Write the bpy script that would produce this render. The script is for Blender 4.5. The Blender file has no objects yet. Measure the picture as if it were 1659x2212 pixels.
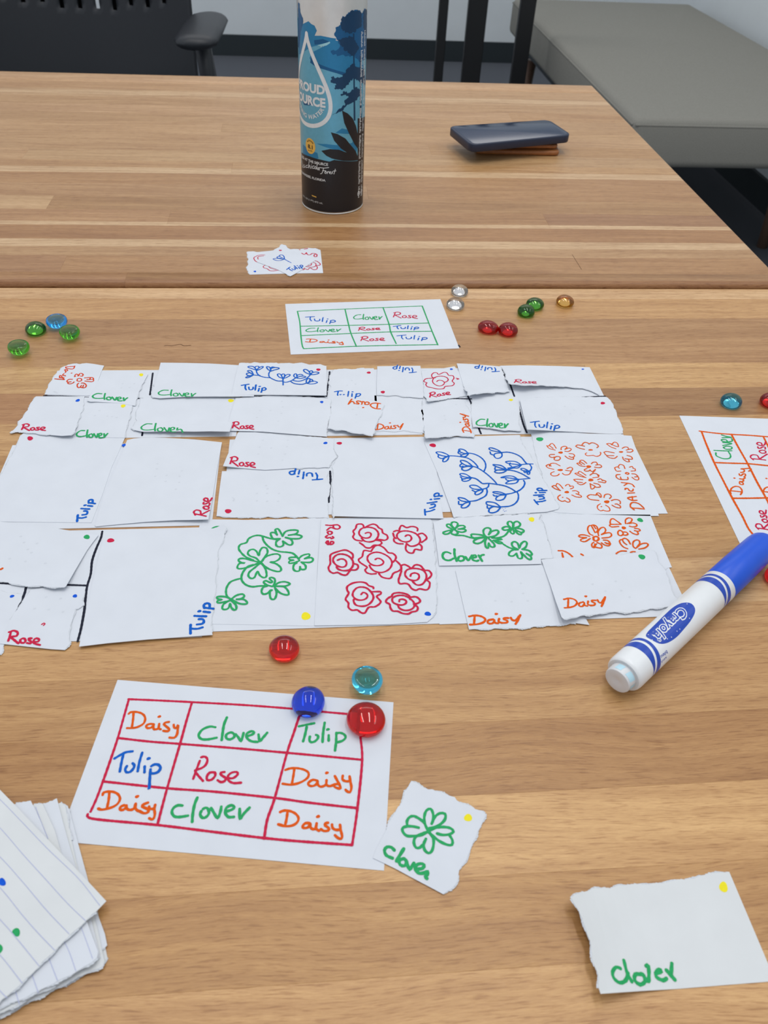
import bpy, bmesh, math, random
from mathutils import Vector, Matrix
from mathutils.geometry import delaunay_2d_cdt

random.seed(7)
sc = bpy.context.scene
COL = sc.collection
MM = 0.001
FZ = 4.0             # the far table stands this much higher (mm)
FK = (307.591746478983 - FZ) / 307.591746478983
TZ = 0.75            # height of the table top above the floor, metres
# ------------------------------------------------------------------ camera
# pinhole camera solved from the two 3x5 inch cards; frame is 1659 x 2212
IW, IH = 1659.0, 2212.0
FPX, PITCH, ROLL, CH, YAW = 1714.4315510512567, 0.7379878138627849, 0.05611325034308202, 307.591746478983, 0.11656141779241112

def cam_axes():
    f = Vector((0, math.cos(PITCH), -math.sin(PITCH)))
    rt = Vector((1, 0, 0))
    up = rt.cross(f)
    r2 = rt * math.cos(ROLL) + up * math.sin(ROLL)
    u2 = -rt * math.sin(ROLL) + up * math.cos(ROLL)
    m = Matrix.Rotation(-YAW, 3, 'Z')
    return m @ r2, m @ u2, m @ f
RT, UP, FW = cam_axes()
cam_d = bpy.data.cameras.new('camera')
cam = bpy.data.objects.new('camera', cam_d)
COL.objects.link(cam)
rot = Matrix((RT, UP, -FW)).transposed()
cam.matrix_world = Matrix.Translation((0, 0, TZ + CH * MM)) @ rot.to_4x4()
cam_d.sensor_fit = 'HORIZONTAL'
cam_d.sensor_width = 36.0
cam_d.lens = FPX * 36.0 / IW
cam_d.clip_start = 0.01
cam_d.dof.use_dof = True
cam_d.dof.focus_distance = 0.50
cam_d.dof.aperture_fstop = 28.0
sc.camera = cam

# ------------------------------------------------------------------ light
sc.view_settings.view_transform = 'Standard'
sc.view_settings.look = 'None'
sc.view_settings.gamma = 1.0
sc.view_settings.use_curve_mapping = False
sc.view_settings.exposure = -0.24
w = bpy.data.worlds.new('world')
sc.world = w
w.use_nodes = True
w.node_tree.nodes['Background'].inputs['Color'].default_value = (0.85, 0.91, 1.0, 1)
w.node_tree.nodes['Background'].inputs['Strength'].default_value = 0.80

def area(name, loc, sx, sy, power, rot=(0, 0, 0), col=(1, 0.97, 0.93)):
    l = bpy.data.lights.new(name, 'AREA')
    l.shape = 'RECTANGLE'; l.size = sx; l.size_y = sy; l.energy = power; l.color = col
    o = bpy.data.objects.new(name, l)
    o.location = loc; o.rotation_euler = rot
    COL.objects.link(o)
    return o
area('ceiling_lamp', (-0.42, 0.75, 2.7), 0.10, 1.5, 9)
area('ceiling_lamp', (0.42, 0.75, 2.7), 0.10, 1.5, 13)
area('ceiling_lamp', (0.2, 3.2, 2.7), 2.4, 0.5, 14)
area('ceiling_lamp', (1.6, 0.4, 2.7), 0.5, 1.6, 12)

# ------------------------------------------------------------------ pixel -> plane helpers (mm, z above the table top)
def ray(px, py):
    return FW * FPX + RT * (px - IW / 2) - UP * (py - IH / 2)
def at(px, py, z=0.0):
    d = ray(px, py)
    t = (z - CH) / d.z
    return Vector((d.x * t, d.y * t))
def W3(x, y, z):
    return Vector((x * MM, y * MM, TZ + z * MM))

# ------------------------------------------------------------------ materials
def s2l(c):
    c = c / 255.0
    return c / 12.92 if c <= 0.04045 else ((c + 0.055) / 1.055) ** 2.4
def rgb(r, g, b, a=1.0):
    return (s2l(r), s2l(g), s2l(b), a)
def nm(name):
    m = bpy.data.materials.new(name); m.use_nodes = True
    nt = m.node_tree
    return m, nt, nt.nodes['Principled BSDF']
def node(nt, t, **kw):
    n = nt.nodes.new(t)
    for k, v in kw.items():
        setattr(n, k, v)
    return n
def simple(name, col, rough=0.5, metal=0.0, var=0.0, scale=200.0, bump=0.0, spec=0.5):
    m, nt, b = nm(name)
    b.inputs['Roughness'].default_value = rough
    b.inputs['Metallic'].default_value = metal
    b.inputs['Specular IOR Level'].default_value = spec
    tc = node(nt, 'ShaderNodeTexCoord')
    nz = node(nt, 'ShaderNodeTexNoise')
    nz.inputs['Scale'].default_value = scale
    nz.inputs['Detail'].default_value = 4
    nt.links.new(tc.outputs['Object'], nz.inputs['Vector'])
    mr = node(nt, 'ShaderNodeMapRange')
    mr.inputs['From Min'].default_value = 0.3; mr.inputs['From Max'].default_value = 0.7
    mr.inputs['To Min'].default_value = 1 - var; mr.inputs['To Max'].default_value = 1 + var
    nt.links.new(nz.outputs['Fac'], mr.inputs['Value'])
    mx = node(nt, 'ShaderNodeVectorMath', operation='SCALE')
    mx.inputs[0].default_value = col[:3]
    nt.links.new(mr.outputs['Result'], mx.inputs['Scale'])
    nt.links.new(mx.outputs['Vector'], b.inputs['Base Color'])
    if bump:
        bp = node(nt, 'ShaderNodeBump')
        bp.inputs['Strength'].default_value = bump
        bp.inputs['Distance'].default_value = 0.0005
        nt.links.new(nz.outputs['Fac'], bp.inputs['Height'])
        nt.links.new(bp.outputs['Normal'], b.inputs['Normal'])
    return m

def wood_material():
    m, nt, b = nm('oak_stave')
    L = nt.links.new
    tc = node(nt, 'ShaderNodeTexCoord'); oi = node(nt, 'ShaderNodeObjectInfo')
    off = node(nt, 'ShaderNodeMath', operation='MULTIPLY'); off.inputs[1].default_value = 37.0
    L(oi.outputs['Random'], off.inputs[0])
    cmb = node(nt, 'ShaderNodeCombineXYZ'); L(off.outputs[0], cmb.inputs[0]); L(off.outputs[0], cmb.inputs[1])
    add = node(nt, 'ShaderNodeVectorMath', operation='ADD')
    L(tc.outputs['Object'], add.inputs[0]); L(cmb.outputs[0], add.inputs[1])
    # slow waviness of the grain
    wv = node(nt, 'ShaderNodeTexNoise'); wv.inputs['Scale'].default_value = 7.0; wv.inputs['Detail'].default_value = 1.0
    L(add.outputs[0], wv.inputs['Vector'])
    ws = node(nt, 'ShaderNodeMath', operation='MULTIPLY'); ws.inputs[1].default_value = 0.020
    L(wv.outputs['Fac'], ws.inputs[0])
    wc = node(nt, 'ShaderNodeCombineXYZ'); L(ws.outputs[0], wc.inputs[1])
    add2 = node(nt, 'ShaderNodeVectorMath', operation='ADD'); L(add.outputs[0], add2.inputs[0]); L(wc.outputs[0], add2.inputs[1])
    def tex(sx, sy, detail, rough=0.6):
        mp = node(nt, 'ShaderNodeMapping'); mp.inputs['Scale'].default_value = (sx, sy, 40)
        L(add2.outputs[0], mp.inputs['Vector'])
        n = node(nt, 'ShaderNodeTexNoise'); n.inputs['Scale'].default_value = 1.0
        n.inputs['Detail'].default_value = detail; n.inputs['Roughness'].default_value = rough
        L(mp.outputs[0], n.inputs['Vector'])
        return n
    def rng(src, a, bb, c, d):
        r = node(nt, 'ShaderNodeMapRange')
        for k, v in zip(('From Min', 'From Max', 'To Min', 'To Max'), (a, bb, c, d)):
            r.inputs[k].default_value = v
        L(src, r.inputs['Value'])
        return r.outputs['Result']
    g0 = tex(4, 60, 2); g1 = tex(11, 230, 4); g2 = tex(85, 1250, 3, 0.6); g3 = tex(160, 3200, 3, 0.7)
    f0 = rng(g0.outputs['Fac'], 0.32, 0.68, 0.89, 1.10); f1_ = rng(g1.outputs['Fac'], 0.30, 0.66, 0.79, 1.10)
    mf = node(nt, 'ShaderNodeMath', operation='MULTIPLY'); L(f0, mf.inputs[0]); L(f1_, mf.inputs[1]); f1 = mf.outputs[0]
    f2 = rng(g2.outputs['Fac'], 0.33, 0.47, 0.66, 1.0)
    f3 = rng(g3.outputs['Fac'], 0.3, 0.7, 0.82, 1.14)
    m1 = node(nt, 'ShaderNodeMath', operation='MULTIPLY'); L(f1, m1.inputs[0]); L(f2, m1.inputs[1])
    m2 = node(nt, 'ShaderNodeMath', operation='MULTIPLY'); L(m1.outputs[0], m2.inputs[0]); L(f3, m2.inputs[1])
    # pores pull the colour towards red-brown: gamma-like per channel
    sat = node(nt, 'ShaderNodeCombineXYZ')
    pr = node(nt, 'ShaderNodeMath', operation='POWER'); pr.inputs[1].default_value = 0.85; L(m2.outputs[0], pr.inputs[0])
    pg = node(nt, 'ShaderNodeMath', operation='POWER'); pg.inputs[1].default_value = 1.15; L(m2.outputs[0], pg.inputs[0])
    pb = node(nt, 'ShaderNodeMath', operation='POWER'); pb.inputs[1].default_value = 1.45; L(m2.outputs[0], pb.inputs[0])
    L(pr.outputs[0], sat.inputs[0]); L(pg.outputs[0], sat.inputs[1]); L(pb.outputs[0], sat.inputs[2])
    at_ = node(nt, 'ShaderNodeAttribute'); at_.attribute_name = 'tint'
    mul = node(nt, 'ShaderNodeVectorMath', operation='MULTIPLY')
    L(at_.outputs['Color'], mul.inputs[0]); L(sat.outputs[0], mul.inputs[1])
    L(mul.outputs[0], b.inputs['Base Color'])
    b.inputs['Roughness'].default_value = 0.36
    b.inputs['Specular IOR Level'].default_value = 0.5
    bp = node(nt, 'ShaderNodeBump'); bp.inputs['Strength'].default_value = 0.22; bp.inputs['Distance'].default_value = 0.0006
    L(m2.outputs[0], bp.inputs['Height']); L(bp.outputs['Normal'], b.inputs['Normal'])
    return m

M = {}
M['wood'] = wood_material()
M['paper'] = simple('card_paper', (0.665, 0.695, 0.745), 0.75, var=0.02, scale=60, bump=0.05, spec=0.25)
M['paper_warm'] = simple('card_paper_warm', (0.675, 0.695, 0.70), 0.75, var=0.02, scale=60, bump=0.05, spec=0.25)
M['torn'] = simple('torn_paper_edge', (0.60, 0.63, 0.67), 0.9, var=0.12, scale=1500, bump=0.3, spec=0.1)
def ink(name, c, v=0.10):
    return simple('ink_' + name, rgb(*c), 0.55, var=v, scale=900, spec=0.12)
M['red'] = ink('crimson', (196, 30, 68))
M['orange'] = ink('orange', (217, 86, 8))
M['redorange'] = ink('red_orange', (212, 66, 22))
M['green'] = ink('green', (42, 160, 94))
M['blue'] = ink('blue', (8, 92, 188))
M['black'] = ink('black', (30, 33, 48))
M['yellow'] = ink('yellow', (236, 222, 44), 0.03)
M['dotblue'] = ink('royal_blue', (12, 86, 206))
M['faint'] = simple('ink_show_through', (0.60, 0.63, 0.68), 0.8, var=0.03)
M['rule'] = simple('ruled_line', rgb(178, 184, 216), 0.8)

# ------------------------------------------------------------------ object helpers
def link_mesh(name, verts, faces, mat, parent=None, smooth=False, loc=(0, 0, 0)):
    me = bpy.data.meshes.new(name)
    me.from_pydata([tuple(v) for v in verts], [], faces)
    me.validate()
    if mat is not None:
        me.materials.append(mat)
    if smooth:
        for p in me.polygons:
            p.use_smooth = True
    o = bpy.data.objects.new(name, me)
    o.location = loc
    COL.objects.link(o)
    if parent is not None:
        o.parent = parent
    return o
def tag(o, label=None, cat=None, group=None, kind=None):
    if label: o['label'] = label
    if cat: o['category'] = cat
    if group: o['group'] = group
    if kind: o['kind'] = kind
    return o
def empty(name, loc, label=None, cat=None, group=None):
    o = bpy.data.objects.new(name, None)
    o.empty_display_size = 0.02
    o.location = loc
    COL.objects.link(o)
    return tag(o, label, cat, group)
class MB:
    def __init__(s):
        s.v = []; s.f = []
    def add(s, vs, fs):
        k = len(s.v); s.v += [Vector(v) for v in vs]; s.f += [tuple(i + k for i in f) for f in fs]
    def box(s, x0, x1, y0, y1, z0, z1, bev=0.0):
        b = bev
        if b <= 0:
            vs = [(x, y, z) for z in (z0, z1) for y in (y0, y1) for x in (x0, x1)]
            s.add(vs, [(0, 2, 3, 1), (4, 5, 7, 6), (0, 1, 5, 4), (1, 3, 7, 5), (3, 2, 6, 7), (2, 0, 4, 6)])
            return
        rings = []
        for z, i in ((z0, b), (z0 + b, 0), (z1 - b, 0), (z1, b)):
            c = b
            X0, X1, Y0, Y1 = x0 + i, x1 - i, y0 + i, y1 - i
            k = b * 0.7
            rings.append([(X0 + k, Y0, z), (X1 - k, Y0, z), (X1, Y0 + k, z), (X1, Y1 - k, z), (X1 - k, Y1, z), (X0 + k, Y1, z), (X0, Y1 - k, z), (X0, Y0 + k, z)])
        vs = [p for r in rings for p in r]
        fs = [tuple(range(7, -1, -1)), tuple(range(24, 32))]
        for r in range(3):
            for i in range(8):
                j = (i + 1) % 8
                fs.append((r * 8 + i, r * 8 + j, r * 8 + 8 + j, r * 8 + 8 + i))
        s.add(vs, fs)
    def rings(s, rs, cap=True, closed=True):
        n = len(rs[0]); k = len(s.v)
        for r in rs:
            s.v += [Vector(p) for p in r]
        for a in range(len(rs) - 1):
            for i in range(n if closed else n - 1):
                j = (i + 1) % n
                s.f.append((k + a * n + i, k + a * n + j, k + a * n + n + j, k + a * n + n + i))
        if cap:
            s.f.append(tuple(k + i for i in range(n - 1, -1, -1)))
            s.f.append(tuple(k + (len(rs) - 1) * n + i for i in range(n)))
    def tube(s, pts, rad, n=12):
        pts = [Vector(p) for p in pts]
        rs = []
        for i, p in enumerate(pts):
            d = (pts[min(i + 1, len(pts) - 1)] - pts[max(i - 1, 0)]).normalized()
            a = d.cross(Vector((0, 0, 1)))
            if a.length < 1e-3: a = d.cross(Vector((1, 0, 0)))
            a.normalize(); b = d.cross(a)
            r = rad[i] if isinstance(rad, (list, tuple)) else rad
            rs.append([p + a * (r * math.cos(2 * math.pi * k / n)) + b * (r * math.sin(2 * math.pi * k / n)) for k in range(n)])
        s.rings(rs)
    def lathe(s, prof, n=48, c=(0, 0)):
        rs = [[(c[0] + r * math.cos(2 * math.pi * k / n), c[1] + r * math.sin(2 * math.pi * k / n), z) for k in range(n)] for r, z in prof]
        s.rings(rs)
    def build(s, name, mat, parent=None, smooth=False, loc=(0, 0, 0)):
        return link_mesh(name, s.v, s.f, mat, parent, smooth, loc)

# --------------------------------------------------------- 2-D artwork laid on any surface S(u,v)->world
def smooth_line(pts, step):
    P = [Vector((p[0], p[1])) for p in pts]
    if len(P) < 3:
        out = []
        for i in range(len(P) - 1):
            n = max(1, int((P[i + 1] - P[i]).length / step))
            out += [P[i].lerp(P[i + 1], k / n) for k in range(n)]
        return out + [P[-1]]
    closed = (P[0] - P[-1]).length < 1e-6
    out = []
    for i in range(len(P) - 1):
        p0 = P[i - 1] if i > 0 else (P[-2] if closed else P[0] * 2 - P[1])
        p1, p2 = P[i], P[i + 1]
        p3 = P[i + 2] if i + 2 < len(P) else (P[1] if closed else P[-1] * 2 - P[-2])
        n = max(2, int((p2 - p1).length / step))
        for k in range(n):
            t = k / n
            out.append(0.5 * ((2 * p1) + (p2 - p0) * t + (2 * p0 - 5 * p1 + 4 * p2 - p3) * t * t + (3 * p1 - p0 - 3 * p2 + p3) * t ** 3))
    return out + [P[-1]]
def ribbon(mb, pts, hw, S):
    # each later stretch of ink lies a hair above the earlier one, so crossing strokes never share a plane
    mb.lift = getattr(mb, 'lift', 0) + 1
    base = (mb.lift % 14) * 0.012
    S0 = S
    st = {'e': base}
    def S(x, y):
        v = S0(x, y)
        if getattr(mb, 'flat', True): v = v + Vector((0, 0, st['e'] * MM))
        return v
    P = [Vector(p[:2]) for p in pts]
    Q = [P[0]]
    for p in P[1:]:
        if (p - Q[-1]).length > hw * 0.15: Q.append(p)
    P = Q
    if len(P) < 2:
        disc(mb, P[0], hw, hw, 0, S); return
    L, R = [], []
    for i, p in enumerate(P):
        d = (P[min(i + 1, len(P) - 1)] - P[max(i - 1, 0)])
        if d.length < 1e-9: d = Vector((1, 0))
        d.normalize(); n = Vector((-d.y, d.x))
        h = hw * (1 + (0.10 if hw < 0.9 else 0.01) * math.sin(i * 1.7 + p.x) + (0.06 if hw < 0.9 else 0) * math.sin(i * 0.61 + p.y))
        L.append(p + n * h); R.append(p - n * h)
    k = len(mb.v)
    for i_, (a, b) in enumerate(zip(L, R)):
        st['e'] = base + 0.05 * i_ / len(L)
        mb.v.append(S(a.x, a.y)); mb.v.append(S(b.x, b.y))
    for i in range(len(P) - 1):
        mb.f.append((k + 2 * i + 1, k + 2 * i + 3, k + 2 * i + 2, k + 2 * i))
    for e, q in ((0, P[1]), (len(P) - 1, P[-2])):
        st['e'] = base + (0.051 if e else 0.0)
        d = (P[e] - q).normalized(); n = Vector((-d.y, d.x))
        k2 = len(mb.v)
        for j in range(7):
            a = math.pi * j / 6
            c = P[e] + n * (hw * math.cos(a)) + d * (hw * math.sin(a))
            mb.v.append(S(c.x, c.y))
        mb.f.append(tuple(k2 + j for j in range(6, -1, -1)))
def disc(mb, c, rx, ry, ang, S, n=18):
    k = len(mb.v)
    for j in range(n):
        a = 2 * math.pi * j / n
        r = 1 + 0.05 * math.sin(3 * a + c[0])
        x, y = rx * math.cos(a) * r, ry * math.sin(a) * r
        mb.v.append(S(c[0] + x * math.cos(ang) - y * math.sin(ang), c[1] + x * math.sin(ang) + y * math.cos(ang)))
    mb.f.append(tuple(k + j for j in range(n)))
def fill(mb, poly, S, step):
    P = [Vector(p[:2]) for p in poly]
    E = [Vector((0, 0))]
    Q = []
    for i, p in enumerate(P):
        q = P[(i + 1) % len(P)]
        n = max(1, int((q - p).length / step))
        Q += [p.lerp(q, k / n) for k in range(n)]
    x0 = min(p.x for p in Q); x1 = max(p.x for p in Q); y0 = min(p.y for p in Q); y1 = max(p.y for p in Q)
    n = len(Q); G = []
    x = x0 + step / 2
    while x < x1:
        y = y0 + step / 2
        while y < y1:
            if inside((x, y), Q): G.append(Vector((x, y)))
            y += step
        x += step
    vs, es, fs, _, _, _ = delaunay_2d_cdt(Q + G, [], [list(range(n))], 1, 1e-5)
    k = len(mb.v)
    for v in vs: mb.v.append(S(v.x, v.y))
    for f in fs: mb.f.append(tuple(k + i for i in f))
def inside(p, Q):
    c = False; j = len(Q) - 1
    for i in range(len(Q)):
        a, b = Q[i], Q[j]
        if (a.y > p[1]) != (b.y > p[1]) and p[0] < (b.x - a.x) * (p[1] - a.y) / (b.y - a.y) + a.x: c = not c
        j = i
    return c

# crop-coordinate parser:  "x,y x,y;x,y x,y"  with crop origin and magnification -> pixel polylines
def PX(crop, txt):
    ox, oy, s = crop
    out = []
    for part in txt.split(';'):
        pts = []
        for tok in part.split():
            q = tok.split(',')
            p = (ox + float(q[0]) / s, oy + float(q[1]) / s)
            pts.append(p + (q[2],) if len(q) > 2 else p)
        if pts: out.append(pts)
    return out
FULL = (0, 0, 1)

# handwriting, traced from the photograph (whole words); y runs down
WORDS = {
 'Tulip': "262,600 300,592 336,586;303,594 300,625 310,646;336,616 341,640 360,643 378,634 380,616;409,590 404,618 401,645;441,626 433,656;446,604 447,606;474,622 462,667;470,624 496,616 510,628 500,642 468,648",
 'Rose': "402,576 396,596 388,618;392,578 418,568 438,574 432,590 402,598 420,610 442,622;466,596 452,604 454,616 470,616 480,606 474,596 464,597;512,590 496,592 500,600 510,606 506,614 488,614;522,604 546,600 552,590 538,586 524,596 526,610 556,614",
 'Rose2': "238,1008 200,1110 170,1190 132,1300;262,950 310,938 352,960 362,1010 330,1080 260,1130 160,1165 190,1220 290,1335;480,1195 400,1200 355,1260 360,1320 430,1315 490,1250 485,1200;640,1190 580,1200 590,1240 660,1290 640,1340 580,1355 530,1325;690,1290 780,1290 855,1230 840,1190 760,1200 700,1250 700,1320 780,1370 910,1365",
 'Clover': "1300,610 1256,612 1216,636 1222,656 1262,660 1318,652;1334,604 1326,640 1328,664;1372,636 1350,644 1352,662 1380,664 1392,648 1376,636;1402,634 1416,652 1432,664 1444,634;1456,650 1484,644 1484,630 1462,632 1452,650 1466,666 1496,664;1512,632 1510,650 1536,640 1548,650 1556,668",
 'CloverR': "1300,610 1256,612 1216,636 1222,656 1262,660 1318,652;1334,604 1326,640 1328,664;1372,636 1350,644 1352,662 1380,664 1392,648 1376,636;1402,634 1416,652 1432,664 1444,634;1456,650 1484,644 1484,630 1462,632 1452,650 1466,666 1496,664;1512,632 1514,648 1516,664 1530,646 1550,630",
 'Clover2': "490,460 400,450 280,500 220,590 260,650 360,660 510,632;680,300 630,430 595,670;740,545 670,580 672,640 730,660 800,620 790,565 730,545;820,575 870,630 905,690 940,600 950,555;1000,610 1090,580 1125,545 1080,525 1000,570 1010,640 1080,690 1180,695;1195,580 1215,690 1260,640 1335,552",
 'Daisy': "884,590 916,584 946,592 960,610 946,628 916,638 884,640;910,592 904,636;996,608 974,614 970,630 988,634 1002,620 1000,606 1004,628 1018,632;1026,604 1022,622 1034,628;1012,574 1017,576;1070,600 1050,600 1048,608 1064,616 1060,628 1036,630;1082,598 1088,612 1104,614 1122,590;1128,582 1116,610 1102,636",
 'Daisy2': "270,552 330,538 420,545 510,580 560,650 540,730 470,775 380,795 300,785 232,760;385,560 365,670 345,780;750,745 680,740 630,775 640,820 700,815 740,770 755,745 750,800 790,830 830,820;860,745 850,820 900,865;880,630 895,630;1055,735 990,745 990,780 1050,820 1050,865 980,870 930,840;1110,770 1120,820 1170,850 1230,830 1250,765 1260,870 1270,950 1250,995 1200,985 1160,945",
}
def wordpx(word, crop, TL, TR, BL):
    """place a traced word in the parallelogram TL-TR-BL given in crop coordinates"""
    src = PX(FULL, WORDS[word])
    xs = [p[0] for l in src for p in l]; ys = [p[1] for l in src for p in l]
    x0, x1, y0, y1 = min(xs), max(xs), min(ys), max(ys)
    ox, oy, s = crop
    T = lambda p: (ox + p[0] / s, oy + p[1] / s)
    a, b, c = Vector(T(TL)), Vector(T(TR)), Vector(T(BL))
    return [[tuple(a + (b - a) * ((p[0] - x0) / (x1 - x0)) + (c - a) * ((p[1] - y0) / (y1 - y0))) for p in l] for l in src]

# ------------------------------------------------------------------ paper pieces
LV = 0.30; TH = 0.25
class Card:
    """one piece of card: outline traced in pixels, laid at its real place on the table"""
    def __init__(s, name, outline, lvl, label, cat, group=None, lifts=(), mat='paper', jit=0.35, z0=None, world=False, spacing=7.0):
        s.z0 = (lvl * LV + TH) if z0 is None else z0
        s.lifts = []
        for (ax, ay, bx, by, h, wd) in lifts:
            s.lifts.append((at(ax, ay, s.z0), at(bx, by, s.z0), h, wd))
        rnd = random.Random(hash(label) % 1000 if False else sum(map(ord, label)))
        pts = []
        for i, p in enumerate(outline):
            if world: q = Vector(p[:2])
            else: q = s.hit(p[0], p[1])
            pts.append((q, len(p) > 2))
        Q = []; tornflag = []
        for i, (p, t) in enumerate(pts):
            q = pts[(i + 1) % len(pts)][0]
            d = q - p
            if t and d.length > 2.2:
                n = max(2, int(d.length / 1.3))
                nrm = Vector((-d.y, d.x)).normalized()
                acc = 0
                for k in range(n):
                    acc = acc * 0.55 + rnd.uniform(-1, 1) * jit
                    Q.append(p + d * (k / n) + (nrm * acc if k else Vector((0, 0)))); tornflag.append(True)
            else:
                n = max(1, int(d.length / 9))
                for k in range(n):
                    Q.append(p + d * (k / n)); tornflag.append(t)
        c = Vector((sum(p.x for p in Q) / len(Q), sum(p.y for p in Q) / len(Q)))
        s.c = c
        n = len(Q); G = []
        x0 = min(p.x for p in Q); x1 = max(p.x for p in Q); y0 = min(p.y for p in Q); y1 = max(p.y for p in Q)
        if s.lifts:
            sp = min(spacing, 4.0)
            x = x0 + sp / 2
            while x < x1:
                y = y0 + sp / 2
                while y < y1:
                    if inside((x, y), Q): G.append(Vector((x, y)))
                    y += sp
                x += sp
        vs, es, fs, ov, _, _ = delaunay_2d_cdt(Q + G, [], [list(range(n))], 1, 1e-4)
        N = len(vs)
        V = [Vector(((v.x - c.x) * MM, (v.y - c.y) * MM, s.top(v.x, v.y) * MM)) for v in vs]
        V += [Vector(((v.x - c.x) * MM, (v.y - c.y) * MM, (s.top(v.x, v.y) - TH + 0.02) * MM)) for v in vs]
        F = []
        edge = {}
        for f in fs:
            F.append(tuple(f))
            F.append(tuple(i + N for i in reversed(f)))
            for i in range(len(f)):
                a, b = f[i], f[(i + 1) % len(f)]
                edge[(a, b)] = 1
        side = len(F)
        for (a, b) in list(edge):
            if (b, a) not in edge:
                F.append((b, a, a + N, b + N))
        me = bpy.data.meshes.new(name)
        me.from_pydata([tuple(v) for v in V], [], F)
        me.materials.append(M[mat]); me.materials.append(M['torn'])
        o = bpy.data.objects.new(name, me)
        o.location = (c.x * MM, c.y * MM, TZ)
        COL.objects.link(o)
        s.o = tag(o, label, cat, group)
        # fibrous rim of the torn edges: a narrow, slightly lower ragged strip
        if any(tornflag):
            rim = MB()
            area2 = sum(Q[i].x * Q[(i + 1) % n].y - Q[(i + 1) % n].x * Q[i].y for i in range(n))
            sg = 1 if area2 > 0 else -1
            i = 0
            for i in range(n):
                if tornflag[i]:
                    p, q = Q[i], Q[(i + 1) % n]
                    d = q - p
                    if d.length < 1e-6: continue
                    nr = Vector((d.y, -d.x)).normalized() * sg
                    wo = 0.35 + 0.30 * math.sin(i * 0.9) + rnd.uniform(0, 0.35)
                    wo2 = 0.35 + 0.30 * math.sin((i + 1) * 0.9)
                    zz = s.top(p.x, p.y) - 0.10; zz2 = s.top(q.x, q.y) - 0.10
                    k = len(rim.v)
                    A = p - nr * 0.1; B = q - nr * 0.1; C_ = q + nr * abs(wo2); D_ = p + nr * abs(wo)
                    for (pp, z) in ((A, zz), (B, zz2), (C_, zz2 - 0.08), (D_, zz - 0.08)):
                        rim.v.append(Vector(((pp.x - c.x) * MM, (pp.y - c.y) * MM, z * MM)))
                    rim.f.append((k, k + 3, k + 2, k + 1) if sg > 0 else (k, k + 1, k + 2, k + 3))
            rim.build('torn_edge', M['torn'], o)['kind'] = 'stuff'
    def top(s, x, y):
        z = s.z0
        for a, b, h, wd in s.lifts:
            d = b - a; L2 = d.length_squared
            t = max(0.0, (Vector((x, y)) - a).dot(d) / L2)
            t = min(t, 1.6)
            e = h * t * t
            if wd:
                lat = abs((x - a.x) * d.y - (y - a.y) * d.x) / math.sqrt(L2)
                e *= math.exp(-(lat / wd) ** 2)
            z += e
        return z
    def hit(s, px, py):
        z = s.z0
        for _ in range(7):
            p = at(px, py, z); z = 0.5 * z + 0.5 * s.top(p.x, p.y) if s.lifts else s.z0
        return at(px, py, z)
    def S(s, off=0.035):
        c = s.c
        return lambda x, y: Vector(((x - c.x) * MM, (y - c.y) * MM, (s.top(x, y) + off) * MM))
    def draw(s, name, lines, color, wd=1.05, off=0.035, label=None):
        mb = MB(); S = s.S(off)
        for l in lines:
            q = [s.hit(p[0], p[1]) for p in l]
            if len(q) == 1: disc(mb, q[0], wd * 0.75, wd * 0.6, 0.3, S)
            elif len(q) == 2 and (q[0] - q[1]).length < 1.2: disc(mb, (q[0] + q[1]) / 2, wd * 0.8, wd * 0.62, 0.3, S)
            else: ribbon(mb, smooth_line(q, 0.7), wd / 2, S)
        o = mb.build(name, M[color], s.o)
        if label: o['label'] = label
        return s
    def word(s, w, crop, TL, TR, BL, color, wd=0.9):
        return s.draw('lettering', wordpx(w, crop, TL, TR, BL), color, wd)
    def dot(s, px, py, rx, ry, color, ang=0.0):
        """dot of ink; radii in pixels across and down"""
        mb = MB(); n = 20; k = []
        for j in range(n):
            a = 2 * math.pi * j / n; r = 1 + 0.06 * math.sin(3 * a + px)
            x = rx * r * math.cos(a); y = ry * r * math.sin(a)
            q = s.hit(px + x * math.cos(ang) - y * math.sin(ang), py + x * math.sin(ang) + y * math.cos(ang))
            k.append(q)
        S = s.S(0.045)
        k.reverse()
        mb.v = [S(q.x, q.y) for q in k]; mb.f = [tuple(range(n))]
        mb.build('colour_dot', M[color], s.o)
        return s
    def faint(s, spots):
        mb = MB(); S = s.S(0.03)
        for (px, py) in spots:
            q = s.hit(px, py); disc(mb, q, 0.8, 0.6, 0.4, S, 8)
        mb.build('show_through_marks', M['faint'], s.o)
        return s

# ================================================================== the room
def struct(o):
    o['kind'] = 'structure'; return o
def boxobj(name, x0, x1, y0, y1, z0, z1, mat, parent=None, bev=0.0):
    mb = MB(); mb.box(x0, x1, y0, y1, z0, z1, bev)
    return mb.build(name, mat, parent)
M['floor'] = simple('dark_carpet', rgb(92, 95, 101), 0.9, var=0.25, scale=350, bump=0.4, spec=0.1)
M['wall'] = simple('grey_white_wall_paint', rgb(222, 228, 230), 0.7, var=0.02, scale=8)
M['base'] = simple('dark_vinyl_baseboard', rgb(38, 46, 50), 0.5, var=0.05)
struct(boxobj('floor', -3.0, 1.62, -1.5, 4.76, -0.05, 0.0, M['floor']))
struct(boxobj('wall_back', -3.0, 1.62, 4.71, 4.81, 0.0, 2.75, M['wall']))
struct(boxobj('wall_right', 1.62, 1.72, -1.5, 4.81, 0.0, 2.75, M['wall']))
struct(boxobj('baseboard_back', -3.0, 1.62, 4.695, 4.71, 0.0, 0.095, M['base']))
struct(boxobj('baseboard_right', 1.605, 1.62, -1.5, 4.695, 0.0, 0.095, M['base']))

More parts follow.
